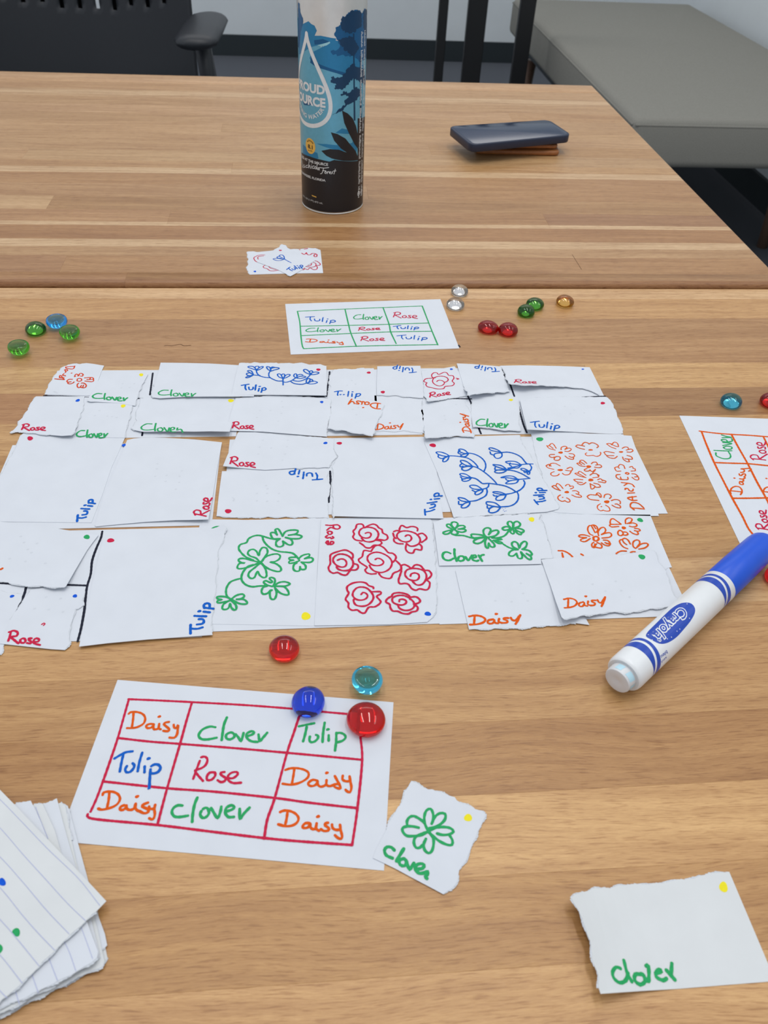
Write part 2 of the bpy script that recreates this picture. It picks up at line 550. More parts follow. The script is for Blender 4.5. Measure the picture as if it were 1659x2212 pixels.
# ------------------------------------------------------------------ tables
def stave(parent, x0, x1, y0, y1, stripes, near_r=0.0, far_r=0.0, endr=0.0):
    """one oak stave (mm). stripes: list of (fraction from near edge, rgb). its joint edges are chamfered"""
    T_ = 32.0; g = 0.012; ch = 0.05
    prof = [(y0 + g, -T_)]
    def arc(yc, r, side):
        return [(yc + side * r * math.cos(a), -r + r * math.sin(a)) for a in [math.pi / 2 * k / 5 for k in range(6)]]
    if near_r: prof += [(y, z) for y, z in arc(y0 + near_r, near_r, -1)]
    else: prof += [(y0 + g, -ch), (y0 + g + ch, 0)]
    nb = len(prof) - 1
    cuts = [y0 + (y1 - y0) * f for f, _ in stripes[1:]]
    for c in cuts: prof.append((c, 0))
    if far_r: a = arc(y1 - far_r, far_r, 1); a.reverse(); prof += a
    else: prof += [(y1 - g - ch, 0), (y1 - g, -ch)]
    prof.append((y1 - g, -T_))
    cx, cy = (x0 + x1) / 2, (y0 + y1) / 2
    secs = [(x0 + 0.03, 1.2, 0), (x0 + 0.12, 0, 0)]
    if endr: secs += [(x1 - endr, 0, 0)] + [(x1 - endr + endr * math.sin(a), 0, endr * (1 - math.cos(a))) for a in (0.4, 0.8, 1.2, 1.57)]
    else: secs += [(x1 - 0.12, 0, 0), (x1 - 0.03, 1.2, 0)]
    rs = []
    for x, dz, drop in secs:
        d = 0.04 if dz else 0
        rs.append([((x - cx) * MM, (y - cy) * MM, (min(z, -d) if z > -T_ else z) * MM - (drop * MM if z > -T_ else 0)) for y, z in prof])
    mb = MB(); mb.rings(rs)
    me = bpy.data.meshes.new('stave')
    me.from_pydata([tuple(v) for v in mb.v], [], mb.f); me.validate()
    me.materials.append(M['wood'])
    ca = me.color_attributes.new('tint', 'FLOAT_COLOR', 'CORNER')
    for p in me.polygons:
        yc = sum(me.vertices[i].co.y for i in p.vertices) / len(p.vertices) / MM + cy
        col = stripes[0][1]
        if len(p.vertices) == 4 or True:
            for k, (f, c) in enumerate(stripes):
                if yc >= y0 + (y1 - y0) * f - 1e-6: col = c
        lc = tuple(c_ * k_ for c_, k_ in zip(rgb(*col)[:3], WOODK)) + (1,)
        for li in p.loop_indices: ca.data[li].color = lc
    if near_r or far_r:
        for p in me.polygons: p.use_smooth = True
    o = bpy.data.objects.new('stave', me)
    o.location = (cx * MM, cy * MM, 0)
    COL.objects.link(o); o.parent = parent
    return o
def wjit(c, r, a=5):
    d = r.uniform(-a, a)
    return (c[0] + d, c[1] + d * 0.95, c[2] + d * 0.8)
M['steel'] = simple('dark_steel', rgb(40, 42, 45), 0.5, 0.6)
def legs(parent, x0, x1, y0, y1, top=0.0):
    for x, y in ((x0, y0), (x1, y0), (x0, y1), (x1, y1)):
        mb = MB(); mb.box(x - 0.025, x + 0.025, y - 0.025, y + 0.025, -TZ - top, -0.072, 0.003)
        mb.build('leg', M['steel'], parent)
    mb = MB()
    for y in (y0, y1): mb.box(x0 - 0.02, x1 + 0.02, y - 0.015, y + 0.015, -0.072, -0.032)
    for x in (x0, x1): mb.box(x - 0.015, x + 0.015, y0 - 0.02, y1 + 0.02, -0.072, -0.032)
    mb.build('rail', M['steel'], parent)
XR = 418.0; WOODK = (0.96, 0.89, 0.72)
rnd = random.Random(11)
tn = empty('near_table', (0, 0, TZ), 'pale oak butcher block table top with the cards and glass gems on it', 'table')
# rows from the far edge towards the camera: y far, y near, base colour, butt joints [(x, colour right of it)], light edge stripe
NEAR = [
 (612.6, 594.0, (214, 180, 146), []), (594.0, 560.5, (196, 156, 114), []),
 (560.5, 527.2, (178, 140, 104), []), (527.2, 493.5, (182, 143, 106), []),
 (493.5, 460.6, (200, 164, 122), [(200, (206, 168, 124))]), (460.6, 426.6, (176, 134, 98), [(-60, (166, 128, 92))]),
 (426.6, 393.4, (196, 158, 116), []), (393.4, 360.0, (184, 146, 104), []),
 (360.0, 326.6, (190, 150, 108), []), (326.6, 293.0, (186, 146, 102), []),
 (293.0, 259.9, (206, 170, 130), []), (259.9, 226.5, (196, 156, 112), []),
 (226.5, 195.0, (190, 150, 106), []), (195.0, 160.4, (178, 136, 92), []),
 (160.4, 127.0, (208, 168, 122), []), (127.0, 94.5, (186, 144, 98), []),
 (94.5, 61.5, (204, 163, 118), []), (61.5, 28.0, (192, 150, 106), []), (28.0, -6.0, (184, 142, 98), []),
 (-6.0, -40.0, (202, 162, 116), []), (-40.0, -75.0, (188, 146, 102), [])]
def row(parent, y1, y0, col, joints, stripes=None, **kw):
    xs = [(-760.0, col)] + [(j, c) for j, c in joints] + [(XR, None)]
    for i in range(len(xs) - 1):
        c = xs[i][1]
        st = [(0, c)] if stripes is None else [(f, (c if cc is None else cc)) for f, cc in stripes]
        k = dict(kw)
        if i == len(xs) - 2: k['endr'] = 3.0
        stave(parent, xs[i][0], xs[i + 1][0], y0, y1, st, **k)
for i, (y1, y0, c, j) in enumerate(NEAR):
    row(tn, y1, y0, c, j, far_r=1.2 if i == 0 else 0, near_r=6 if i == len(NEAR) - 1 else 0)
legs(tn, -0.68, 0.34, 0.0, 0.54)

tf = empty('far_table', (0, 0, TZ + FZ * MM), 'pale oak butcher block table top under the water bottle, pushed against the near table', 'table')
LT = (220, 188, 152); WOODK = (0.84, 0.79, 0.69)
FAR = [  # y near, y far, colour, joints, stripes
 (616.5, 640.0, (186, 142, 100), [(-150, (182, 140, 98))], None),
 (640.0, 672.0, (180, 138, 100), [(-205, (186, 144, 102))], None),
 (672.0, 706.0, (196, 158, 118), [], [(0, None), (0.55, LT)]),
 (706.0, 738.5, (180, 136, 94), [], [(0, None), (0.93, LT)]),
 (738.5, 772.5, (190, 148, 108), [(-130, (184, 142, 100)), (230, (174, 132, 96))], [(0, LT), (0.18, None)]),
 (772.5, 806.0, (208, 172, 132), [(-245, (184, 144, 102))], None),
 (806.0, 840.0, (192, 152, 112), [(60, (188, 146, 104))], None),
 (840.0, 873.5, (190, 148, 106), [], [(0, None), (0.9, LT)]),
 (873.5, 907.0, (196, 156, 114), [(-80, (200, 160, 116))], [(0, LT), (0.38, None)]),
 (907.0, 940.0, (206, 168, 128), [(-300, (202, 166, 126))], None),
 (940.0, 974.0, (198, 160, 120), [(140, (194, 154, 110))], None),
 (974.0, 1007.0, (202, 164, 124), [], None),
 (1007.0, 1041.0, (206, 168, 128), [(-100, (202, 164, 122))], None),
 (1041.0, 1074.0, (198, 160, 120), [], None),
 (1074.0, 1108.0, (206, 168, 130), [(260, (200, 160, 118))], None),
 (1108.0, 1141.0, (200, 162, 122), [], None),
 (1141.0, 1175.0, (206, 170, 132), [], [(0, None), (0.3, LT), (0.8, None)]),
 (1175.0, 1208.0, (200, 160, 120), [(-50, (204, 166, 126))], None),
 (1208.0, 1252.0, (208, 170, 132), [], None)]
XR *= FK
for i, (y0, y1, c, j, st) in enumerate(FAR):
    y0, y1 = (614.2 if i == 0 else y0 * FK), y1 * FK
    if i == 0: st = [(0, (164, 118, 78)), (0.27, None)]  # brown strip on the rounded lip: shading of the edge, painted into the stave colour
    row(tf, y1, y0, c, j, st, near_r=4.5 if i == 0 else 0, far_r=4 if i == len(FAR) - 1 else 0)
legs(tf, -0.68, 0.34, 0.69, 1.18, FZ * MM)

# small marks in the wood: a crack, a knot and a scratch
M['crack'] = simple('dark_wood_crack', rgb(92, 56, 30), 0.7, var=0.2)
def mark(parent, name, pxs, wd):
    mb = MB()
    for l in pxs:
        q = [at(p[0], p[1], FZ if parent == tf else 0) for p in l]
        ribbon(mb, smooth_line(q, 0.8), wd / 2, lambda x, y: Vector((x * MM, y * MM, 0.03 * MM)))
    return mb.build(name, M['crack'], parent)
mark(tn, 'crack', [[(355, 747), (362, 746), (370, 747)], [(370, 747), (382, 745), (390, 744), (398, 747), (412, 746)]], 0.6)
mark(tn, 'knot', [[(1322, 893), (1327, 893)]], 0.9)
mark(tf, 'scratch', [[(1236, 550), (1246, 566), (1256, 582)]], 0.4)

# ================================================================== paper on the table
C4 = (0, 760, 3.95); C5 = (400, 760, 3.7705); C6 = (800, 760, 3.7705); C7 = (1080, 760, 3.95)
D1 = (0, 1100, 3.456); D2 = (420, 1100, 3.072); D3 = (900, 1080, 2.765)
Z7 = (700, 780, 4.046); Z8 = (90, 780, 6.636)
def OUT(crop, txt): return PX(crop, txt)[0]
BASE = 'base cards of the board'
NB = -1
def base(x0, y0, x1, y1, label, lines=None, rot=0.0):
    c = Vector(((x0 + x1) / 2, (y0 + y1) / 2)); pts = []
    for x, y in ((x0, y0), (x1, y0), (x1, y1), (x0, y1)):
        v = Vector((x, y)) - c; v.rotate(Matrix.Rotation(rot, 2)); pts.append(tuple(v + c))
    global NB
    NB += 1
    k = Card('base_card', pts, 0.06 * NB, label, 'card', BASE, world=True)
    for l in lines or []: k.draw('grid_line', [l], 'black', 1.25)
    return k
# row nearest the far player, left to right
base(-176, 410, -49, 488.3, 'white base card with black grid lines, at the far left of the board',
     [(*[(330, 806), (327, 830), (324, 853)],), [(95, 855), (140, 856), (196, 859), (255, 860), (309, 861)], [(309, 925), (308, 933), (307, 941)]])
base(-47.6, 409, 70.2, 487, 'white base card under the far middle pieces of the board, touching the far left one',
     [[(712, 803), (711, 818), (708, 835), (705, 856)], [(560, 857), (640, 857), (700, 857)], [(714, 1017), (716, 1017)]])
base(71.5, 408, 203.0, 488.0, 'white base card under the far right pieces of the board, its grid lines showing',
     [[(940, 860), (980, 861), (1020, 862)], [(1009, 853), (1018, 872), (1021, 890)], [(1033, 921), (1036, 930), (1039, 937)],
      [(1082, 793), (1090, 812), (1100, 826), (1106, 842), (1111, 856)], [(1118, 865), (1122, 885), (1130, 915), (1138, 935)], [(1258, 858), (1280, 857), (1307, 856)]])
base(-184.5, 328, -57.8, 404.0, 'white base card under the big blank pieces of the middle row at left')
base(-52.8, 334.5, 78.0, 406.5, 'white base card in the middle of the board, black line in the gap between pieces',
     [[(713, 1018), (714, 1040), (712, 1058), (710, 1085)]])
base(79.0, 329.5, 206.5, 405.0, 'white base card under the blue tulips and orange daisies', None, -0.012)
base(-183, 249.0, -56.2, 326.3, 'white base card at the near left of the board with black grid lines',
     [[(221, 1148), (218, 1162), (208, 1185), (199, 1212), (196, 1240), (188, 1268), (184, 1300), (182, 1320), (175, 1358), (168, 1385)],
      [(-60, 1262), (0, 1260), (60, 1263), (120, 1263), (187, 1265)], [(57, 1266), (52, 1285), (42, 1305), (35, 1316)]])
base(-64.5, 252.0, 62.2, 331.5, 'white base card in the near middle of the board, under the clover and rose drawings')
base(60.5, 251.5, 191.5, 329.5, 'white base card at the near right of the board, next to the marker')

PIECE = 'torn paper pieces laid on the board'
# --- far row
t = Card('paper_piece', OUT(Z8, "50,478,t 90,375,t 150,270,t 220,170,t 290,92,t 380,50,t 440,40,t 520,43,t 640,28 730,38 895,65 850,165 790,330 730,430 700,492 600,494 300,486"), 1,
         'torn piece with one red-orange daisy, at the far left corner of the board', 'paper', PIECE)
t.draw('flower_drawing', PX(Z8, "472,225 480,200 500,185 520,198 535,205 545,180 575,178 595,195 585,215;470,225 490,218;510,215 535,212;555,215 580,218;508,275 515,255 545,248 572,258 570,280 540,292 512,285 508,275;615,242 660,238 700,235 735,240 742,262 715,265 650,266;742,262 745,285 715,297 660,292 622,288;700,236 690,262;440,262 400,262 375,272 362,292 380,302 420,298;380,302 375,318 400,328 440,320 465,300;530,318 512,335 512,365 530,385 555,372 570,350;555,375 590,385 625,380 640,350 620,325 590,315 570,318;600,345 590,375"), 'redorange', 0.85)
t.draw('lettering', PX(Z8, "475,70 455,110 400,112 350,100 345,85;345,85 400,80 472,76;330,130 350,145 372,135 360,120 335,122 345,150 340,165;320,180 305,195;428,172 430,174;300,200 318,212 330,205 340,215;255,225 262,205 285,215 295,235 320,240;258,225 265,240;190,255 250,262 325,268;255,240 300,245 320,262"), 'redorange', 0.85)
t.faint([(120, 847), (117, 846), (123, 849)])
t = Card('paper_piece', OUT(Z8, "890,150 1200,150 1525,188 1470,290,t 1400,425,t 1330,640 1100,600 780,582 700,582 650,568 720,440 790,320 840,220"), 2.2,
         'small "Clover" piece with yellow dot, right of the red-orange daisy', 'paper', PIECE, lifts=[(212, 850, 190, 868, 0.9, 12)])
t.word('CloverR', Z8, (735, 450), (1230, 490), (735, 540), 'green', 1.15).dot(90 + 1427 / 6.636, 780 + 197 / 6.636, 4.6, 3.2, 'yellow')
t.faint([(265, 829), (290, 829), (262, 838), (280, 837)])
t = Card('paper_piece', OUT(C4, "310,380 520,379 720,383 712,430,t 716,450,t 690,520,t 655,610,t 640,680,t 600,712 530,717 440,710,t 300,694,t 215,685,t 130,682,t 88,690,t 160,622,t 155,595,t 200,550,t 240,490,t 275,420,t"), 3,
         '"Rose" piece with blue dot at the left end of the second row', 'paper', PIECE, lifts=[(120, 905, 150, 942, 1.6, 14)])
t.word('Rose', C4, (188, 612), (388, 625), (186, 668), 'red', 1.15).dot(168, 865, 5, 2.7, 'dotblue', -0.35)
t = Card('paper_piece', OUT(C4, "722,388 1160,400 1140,425,t 1125,462,t 1108,560,t 1080,640,t 1062,733 840,728 620,722 640,640 690,500"), 1.8,
         'second-row "Clover" piece with yellow dot, below the small one', 'paper', PIECE)
t.word('CloverR', C4, (655, 665), (918, 672), (655, 728), 'green', 1.17).dot(266, 877, 5.2, 3.4, 'yellow', -0.2)
t.faint([(215, 887), (232, 899), (242, 900), (252, 902), (205, 898)])
t = Card('paper_piece', OUT(C5, "-200,88 0,90 200,95 420,108 560,110 560,362 380,364 0,366 -110,372 -205,378 -255,372,t -275,352,t -250,260 -220,170"), 2,
         'wide blank "Clover" piece in the far row beside the black line', 'paper', PIECE, lifts=[(400, 838, 400, 857, 0.8, 60)])
t.word('CloverR', C5, (-215, 305), (85, 318), (-215, 356), 'green', 1.1)
t = Card('paper_piece', OUT(C5, "440,92,t 540,92,t 560,85,t 600,92,t 740,88,t 760,95,t 860,92,t 880,95,t 960,92,t 1020,105,t 1100,100,t 1150,118 1155,240 1152,355 920,352 700,350 540,350 378,352 400,250 420,160"), 4,
         'wide torn piece with a row of blue tulips on one stem, far row', 'paper', PIECE, lifts=[(625, 840, 625, 855, 0.9, 60)])
ZT = (510, 780, 7.9)
t.draw('flower_drawing', PX(ZT, "345,150 355,200 400,250 480,275 570,285;345,155 270,130 210,108 205,95 250,88 300,100 340,140;345,150 320,110 345,90 380,90 390,110 350,150;350,152 400,110 450,92 462,102 430,130 365,158;"
 "405,245 340,242 295,238;295,238 230,195 195,170 230,160 265,175 295,232;295,238 220,250 180,232 185,210 220,205;295,238 250,265 190,288 165,282 200,262 290,240;"
 "585,170 560,210 562,260 590,290 660,325 720,342 790,342;585,170 540,140 520,100 550,98 580,115 590,165;590,160 590,120 620,102 660,110;592,175 650,155 725,135 728,118 660,112 600,130 588,168;"
 "802,410 802,360 800,300;800,300 730,270 705,230 725,218 760,228 795,290;800,298 775,245 800,220 830,232 820,280 802,300;800,300 850,285 915,250 918,232 880,228 840,250 803,296;"
 "802,355 850,362 920,345 970,320 1020,285;1020,285 985,260 995,225 1020,218 1040,240 1035,290;1030,250 1080,230 1110,228 1138,240;1035,290 1090,298 1160,285 1192,270 1150,258 1080,265 1035,290;"
 "965,325 1010,340 1080,345 1150,325 1200,300 1240,265 1270,230;1270,230 1200,205 1155,170 1160,145 1195,145 1240,175 1270,225;1262,205 1250,180 1290,165 1310,190;1270,232 1330,232 1400,215 1410,198 1360,188 1300,200 1270,230;"
 "935,350 980,380 1050,395 1130,398 1200,378;1200,378 1200,330 1230,300 1260,305 1255,345 1215,380;1260,310 1300,320 1310,350;1215,382 1270,392 1340,385 1388,365 1340,345 1280,350 1220,382"), 'blue', 0.95)
t.word('Tulip', ZT, (92, 392), (510, 405), (92, 525), 'blue', 1.2).dot(510 + 1404 / 7.9, 780 + 146 / 7.9, 4.7, 2.6, 'red')
t = Card('paper_piece', OUT(C4, "1198,395 1659,385 2000,392 2005,470 1960,682 1800,680 1659,682 1450,678 1260,682 1220,682 1150,668,t 1118,648,t 1140,630,t 1170,590,t 1158,560,t 1165,500,t 1190,470,t"), 1.0,
         'wide second-row "Clover" piece with a ragged left edge', 'paper', PIECE, lifts=[(390, 905, 390, 934, 1.8, 0)])
t.word('Clover', C4, (1208, 605), (1560, 622), (1208, 675), 'green', 1.15).dot(400 + 372 / 3.77, 760 + 398 / 3.77, 6.2, 3.4, 'yellow')
t = Card('paper_piece', OUT(C5, "410,378,t 540,368,t 700,355,t 860,360,t 1060,372,t 1120,375,t 1190,390,t 1180,440,t 1186,500,t 1165,560,t 1155,620,t 1148,690 1000,680 900,671 760,660 640,650 480,645 330,642 360,540 385,460"), 3,
         'wide second-row "Rose" piece, blue dot at its right, middle of the board', 'paper', PIECE)
t.word('Rose', C5, (385, 566), (557, 582), (385, 624), 'red', 1.1).dot(695, 868.5, 3.7, 2.5, 'dotblue')
t.faint([(555, 902), (562, 887), (609, 867), (611, 879), (608, 893), (601, 910), (584, 887)])
t = Card('paper_piece', OUT(Z7, "70,100,t 90,75,t 150,68,t 240,72,t 340,60,t 435,65 448,180 462,350 300,352 30,330 38,270,t 62,220,t 45,190,t 50,140,t"), 1,
         'torn far-row piece reading "T.lip" with red dot, beside the wide tulip stem piece', 'paper', PIECE)
t.draw('lettering', PX(Z7, "92,268 130,262 158,262;125,264 118,290 120,300;142,292 145,294;170,290 176,296;215,265 208,308;245,285 243,310;248,268 250,270;285,285 272,325;280,290 312,284 318,296 300,308 280,308"), 'blue', 1.0)
t.dot(700 + 391 / 4.046, 780 + 101 / 4.046, 4.4, 2.3, 'red')
t.faint([(760, 822), (768, 830), (750, 832)])
t = Card('paper_piece', OUT(Z7, "465,45 660,42 842,41 850,100,t 863,200,t 868,320,t 780,316,t 700,310,t 640,298,t 560,300,t 460,295 462,170"), 2,
         'far-row "Tulip" piece turned upside down, red dot at its lower left', 'paper', PIECE, lifts=[(830, 845, 830, 860, 0.6, 0)])
t.word('Tulip', Z7, (806, 106), (603, 92), (806, 48), 'blue', 0.95).dot(827, 847, 4.6, 2.9, 'red')
t = Card('paper_piece', OUT(Z7, "440,300 650,305 868,322 855,350,t 850,380,t 864,440,t 868,520,t 880,625,t 800,622,t 720,608,t 600,614,t 440,605 445,450"), 1,
         'second-row "Daisy" piece partly under the ragged upside-down one', 'paper', PIECE)
t.word('Daisy', Z7, (445, 540), (690, 540), (445, 600), 'orange', 0.95)
t = Card('paper_piece', OUT(Z7, "20,328 150,330 300,330,t 380,340,t 460,355,t 526,385,t 500,430,t 512,440,t 470,510,t 450,560,t 440,600,t 422,656,t 380,645,t 340,632,t 300,635,t 200,610,t 150,600,t 110,602,t 33,588 50,500 62,400 40,360"), 2,
         'ragged second-row piece with "Daisy" upside down at its top', 'paper', PIECE, lifts=[(765, 885, 762, 938, 2.2, 0)])
t.word('Daisy', Z7, (492, 432), (212, 385), (492, 372), 'orange', 1.05)
t.faint([(762, 884), (770, 896), (774, 880)])
t = Card('paper_piece', OUT(Z7, "855,85,t 950,80 1140,45 1165,80,t 1200,130 1280,295 1250,300,t 1100,325,t 1000,340,t 905,350,t 875,300,t 875,200,t 862,150,t"), 2,
         'torn far-row piece with one crimson rose drawing and "Rose" below it', 'paper', PIECE, lifts=[(950, 850, 945, 866, 0.8, 0)])
t.draw('flower_drawing', PX(Z7, "985,180 1000,168 1030,170 1052,188 1040,208 1010,218 975,208 950,185 952,160 975,140 1020,132 1065,140 1085,160 1075,178 1055,185;"
 "970,148 945,140 942,118 965,100 990,105 1000,118 1050,98 1075,105 1090,125 1125,128 1135,150 1120,175 1138,195 1120,215 1060,222 1045,240 1000,245 950,235 900,222 890,200 900,190 872,178 890,155 940,150 970,145;1155,150 1180,155 1162,160"), 'red', 0.8)
t.word('Rose', Z7, (915, 275), (1095, 255), (925, 320), 'red', 1.0).dot(975, 797.5, 3.3, 1.7, 'dotblue')
t = Card('paper_piece', OUT(Z7, "1160,20 1300,26 1400,35 1540,46,t 1560,100,t 1590,180,t 1620,265,t 1580,270,t 1500,272,t 1380,282,t 1262,300,t 1215,200 1180,90"), 3,
         'far-row "Tulip" piece turned upside down, right of the single rose drawing', 'paper', PIECE, lifts=[(1065, 835, 1065, 851, 1.4, 0)])
t.word('Tulip', Z7, (1532, 98), (1318, 82), (1532, 48), 'blue', 0.95)
t = Card('paper_piece', OUT(C7, "5,118 200,115 500,121 755,131 770,190 800,240 850,365,t 780,332,t 700,310,t 560,296,t 350,286,t 230,289,t 92,278,t 55,235,t 52,190,t 25,150,t"), 1,
         'long far-row "Rose" piece curling up along its near edge, right corner of the board', 'paper', PIECE, lifts=[(1155, 800, 1148, 848, 5.0, 42)])
t.word('Rose', C7, (125, 234), (312, 244), (122, 268), 'red', 1.0).dot(1259, 797.5, 2.9, 1.3, 'dotblue')
t = Card('paper_piece', OUT(Z7, "860,350 1000,350 1140,346 1228,352,t 1250,400,t 1282,455,t 1288,500,t 1290,560,t 1310,665,t 1240,655,t 1150,652,t 1080,660,t 1000,668,t 930,670,t 890,676,t 882,620,t 870,550,t 864,490,t 848,430,t 868,380,t"), 1,
         'second-row piece with "Daisy" written sideways at its right edge', 'paper', PIECE, lifts=[(975, 915, 975, 944, 1.6, 0)])
t.word('Daisy', Z7, (1200, 622), (1180, 460), (1285, 628), 'orange', 1.0)
t.faint([(960, 898), (962, 906), (1002, 893), (985, 874)])
t = Card('paper_piece', OUT(C6, "830,372 1000,365 1211,368 1216,480,t 1206,560,t 1222,642,t 1150,638,t 1050,632,t 940,615,t 836,610 820,500,t 826,430,t"), 1,
         'small second-row "Clover" piece between black lines, faint yellow dot', 'paper', PIECE, lifts=[(1070, 905, 1070, 928, 1.0, 0)])
t.word('CloverR', C6, (865, 540), (1122, 560), (865, 605), 'green', 1.2).dot(800 + 1145 / 3.77, 760 + 392 / 3.77, 4.6, 2.4, 'yellow')
t = Card('paper_piece', OUT(C7, "170,405 300,390,t 420,388,t 600,385,t 905,385,t 940,410,t 985,500,t 1000,560,t 1025,600,t 1050,692,t 960,700 840,695 640,683 430,672 232,664 205,560"), 1,
         'second-row "Tulip" piece with red dot at the right end of the board', 'paper', PIECE, lifts=[(1180, 900, 1126, 898, 1.8, 0), (1200, 910, 1190, 936, 1.4, 60)])
t.word('Tulip', C7, (260, 590), (508, 600), (260, 664), 'blue', 1.1).dot(1080 + 877 / 3.95, 760 + 438 / 3.95, 4.9, 2.8, 'red')
t.faint([(1220, 878), (1240, 886), (1232, 894), (1262, 892)])
# --- middle row
t = Card('paper_piece', OUT(C4, "205,690 640,705 1066,733 1010,860 950,990 880,1200 780,1458 500,1454 0,1448 -260,1446 -180,1260 0,1060,t 40,1000,t 80,905,t 120,850,t 180,710"), 1,
         'large blank piece with sideways "Tulip" and red dot, left end of the middle row', 'paper', PIECE)
t.word('Tulip', C4, (640, 1448), (722, 1262), (745, 1446), 'blue', 1.3)
t.dot(65, 947, 6.2, 4.6, 'red')
t = Card('paper_piece', OUT(C4, "1085,752 1140,740 1200,733 1300,731 1400,733 1659,747 1894,772 1850,1010 1778,1430 1500,1436 1250,1450 1000,1472 820,1490 808,1482 880,1235 1000,955"), 2,
         'large blank piece with sideways "Rose" at its right edge, middle row', 'paper', PIECE, lifts=[(400, 1070, 440, 1124, 1.6, 50)])
t.word('Rose', C5, (60, 1332), (118, 1185), (178, 1340), 'red', 1.17)
t.dot(267.5, 961.5, 4.4, 2.9, 'dotblue', -0.3)
t.faint([(340, 1002), (339, 1013), (335, 1029), (360, 1027), (358, 1040), (388, 1029), (393, 1017), (387, 1042), (380, 1057)])
t = Card('paper_piece', OUT(C5, "300,972 600,968 1162,972,t 1155,1030,t 1180,1100,t 1160,1200,t 1165,1353,t 1000,1345,t 700,1345,t 400,1350,t 255,1338 272,1180 285,1080"), 1,
         'middle-row piece with upside-down "Tulip" and red dot at its lower left', 'paper', PIECE)
t.word('Tulip', C5, (1118, 1050), (850, 1028), (1116, 972), 'blue', 1.15).dot(400 + 350 / 3.77, 760 + 1298 / 3.77, 7.2, 4.6, 'red')
t.faint([(575, 1049), (578, 1056), (555, 1066), (577, 1066), (603, 1066), (555, 1082), (577, 1083), (601, 1083)])
t.draw('green_smudge', [[(502, 1075), (506, 1078), (504, 1082)]], 'faint', 0.8)
t = Card('paper_piece', OUT(C5, "430,655 560,655,t 720,670,t 800,682,t 1000,690,t 1150,700,t 1215,712,t 1205,790,t 1235,850,t 1190,900,t 1172,938,t 900,946 650,962 480,948 308,930 340,850 390,750"), 2,
         'middle-row "Rose" piece with blue dot, overlapping the upside-down tulip one', 'paper', PIECE, lifts=[(520, 1000, 500, 1012, 0.9, 25)])
t.word('Rose', C5, (365, 848), (570, 880), (365, 922), 'red', 1.13).dot(703, 957, 4.6, 2.5, 'dotblue', -0.15)
t.faint([(568, 951), (561, 966), (586, 968), (558, 981), (622, 951), (620, 965), (616, 981), (610, 994)])
t = Card('paper_piece', OUT(C6, "-300,712 0,706 440,712 455,770 540,965 565,1150 595,1357 300,1352 0,1345 -290,1338 -302,1360,t -300,1200,t -310,1100,t -298,1000,t -312,940,t -285,900,t -262,850,t -292,800,t"), 1.4,
         'large blank piece with red dot and sideways "Tulip" at its lower right, mid board', 'paper', PIECE, lifts=[(800, 1090, 800, 1117, 0.9, 0)])
t.word('Tulip', C6, (428, 1335), (480, 1165), (542, 1310), 'blue', 1.13).dot(733, 957.5, 6, 2.9, 'red')
t = Card('paper_piece', OUT(C6, "440,740 460,712 700,692 1100,680 1212,677,t 1216,700,t 1240,760,t 1285,820,t 1350,930,t 1400,1030,t 1460,1130,t 1535,1260,t 1525,1282 1440,1302 1300,1312,t 1100,1322,t 900,1332,t 680,1350 600,1130 540,965"), 2.4,
         'large piece covered in branching blue tulips, dark red dot at its corner', 'paper', PIECE)
ZB = (930, 940, 5.7207)
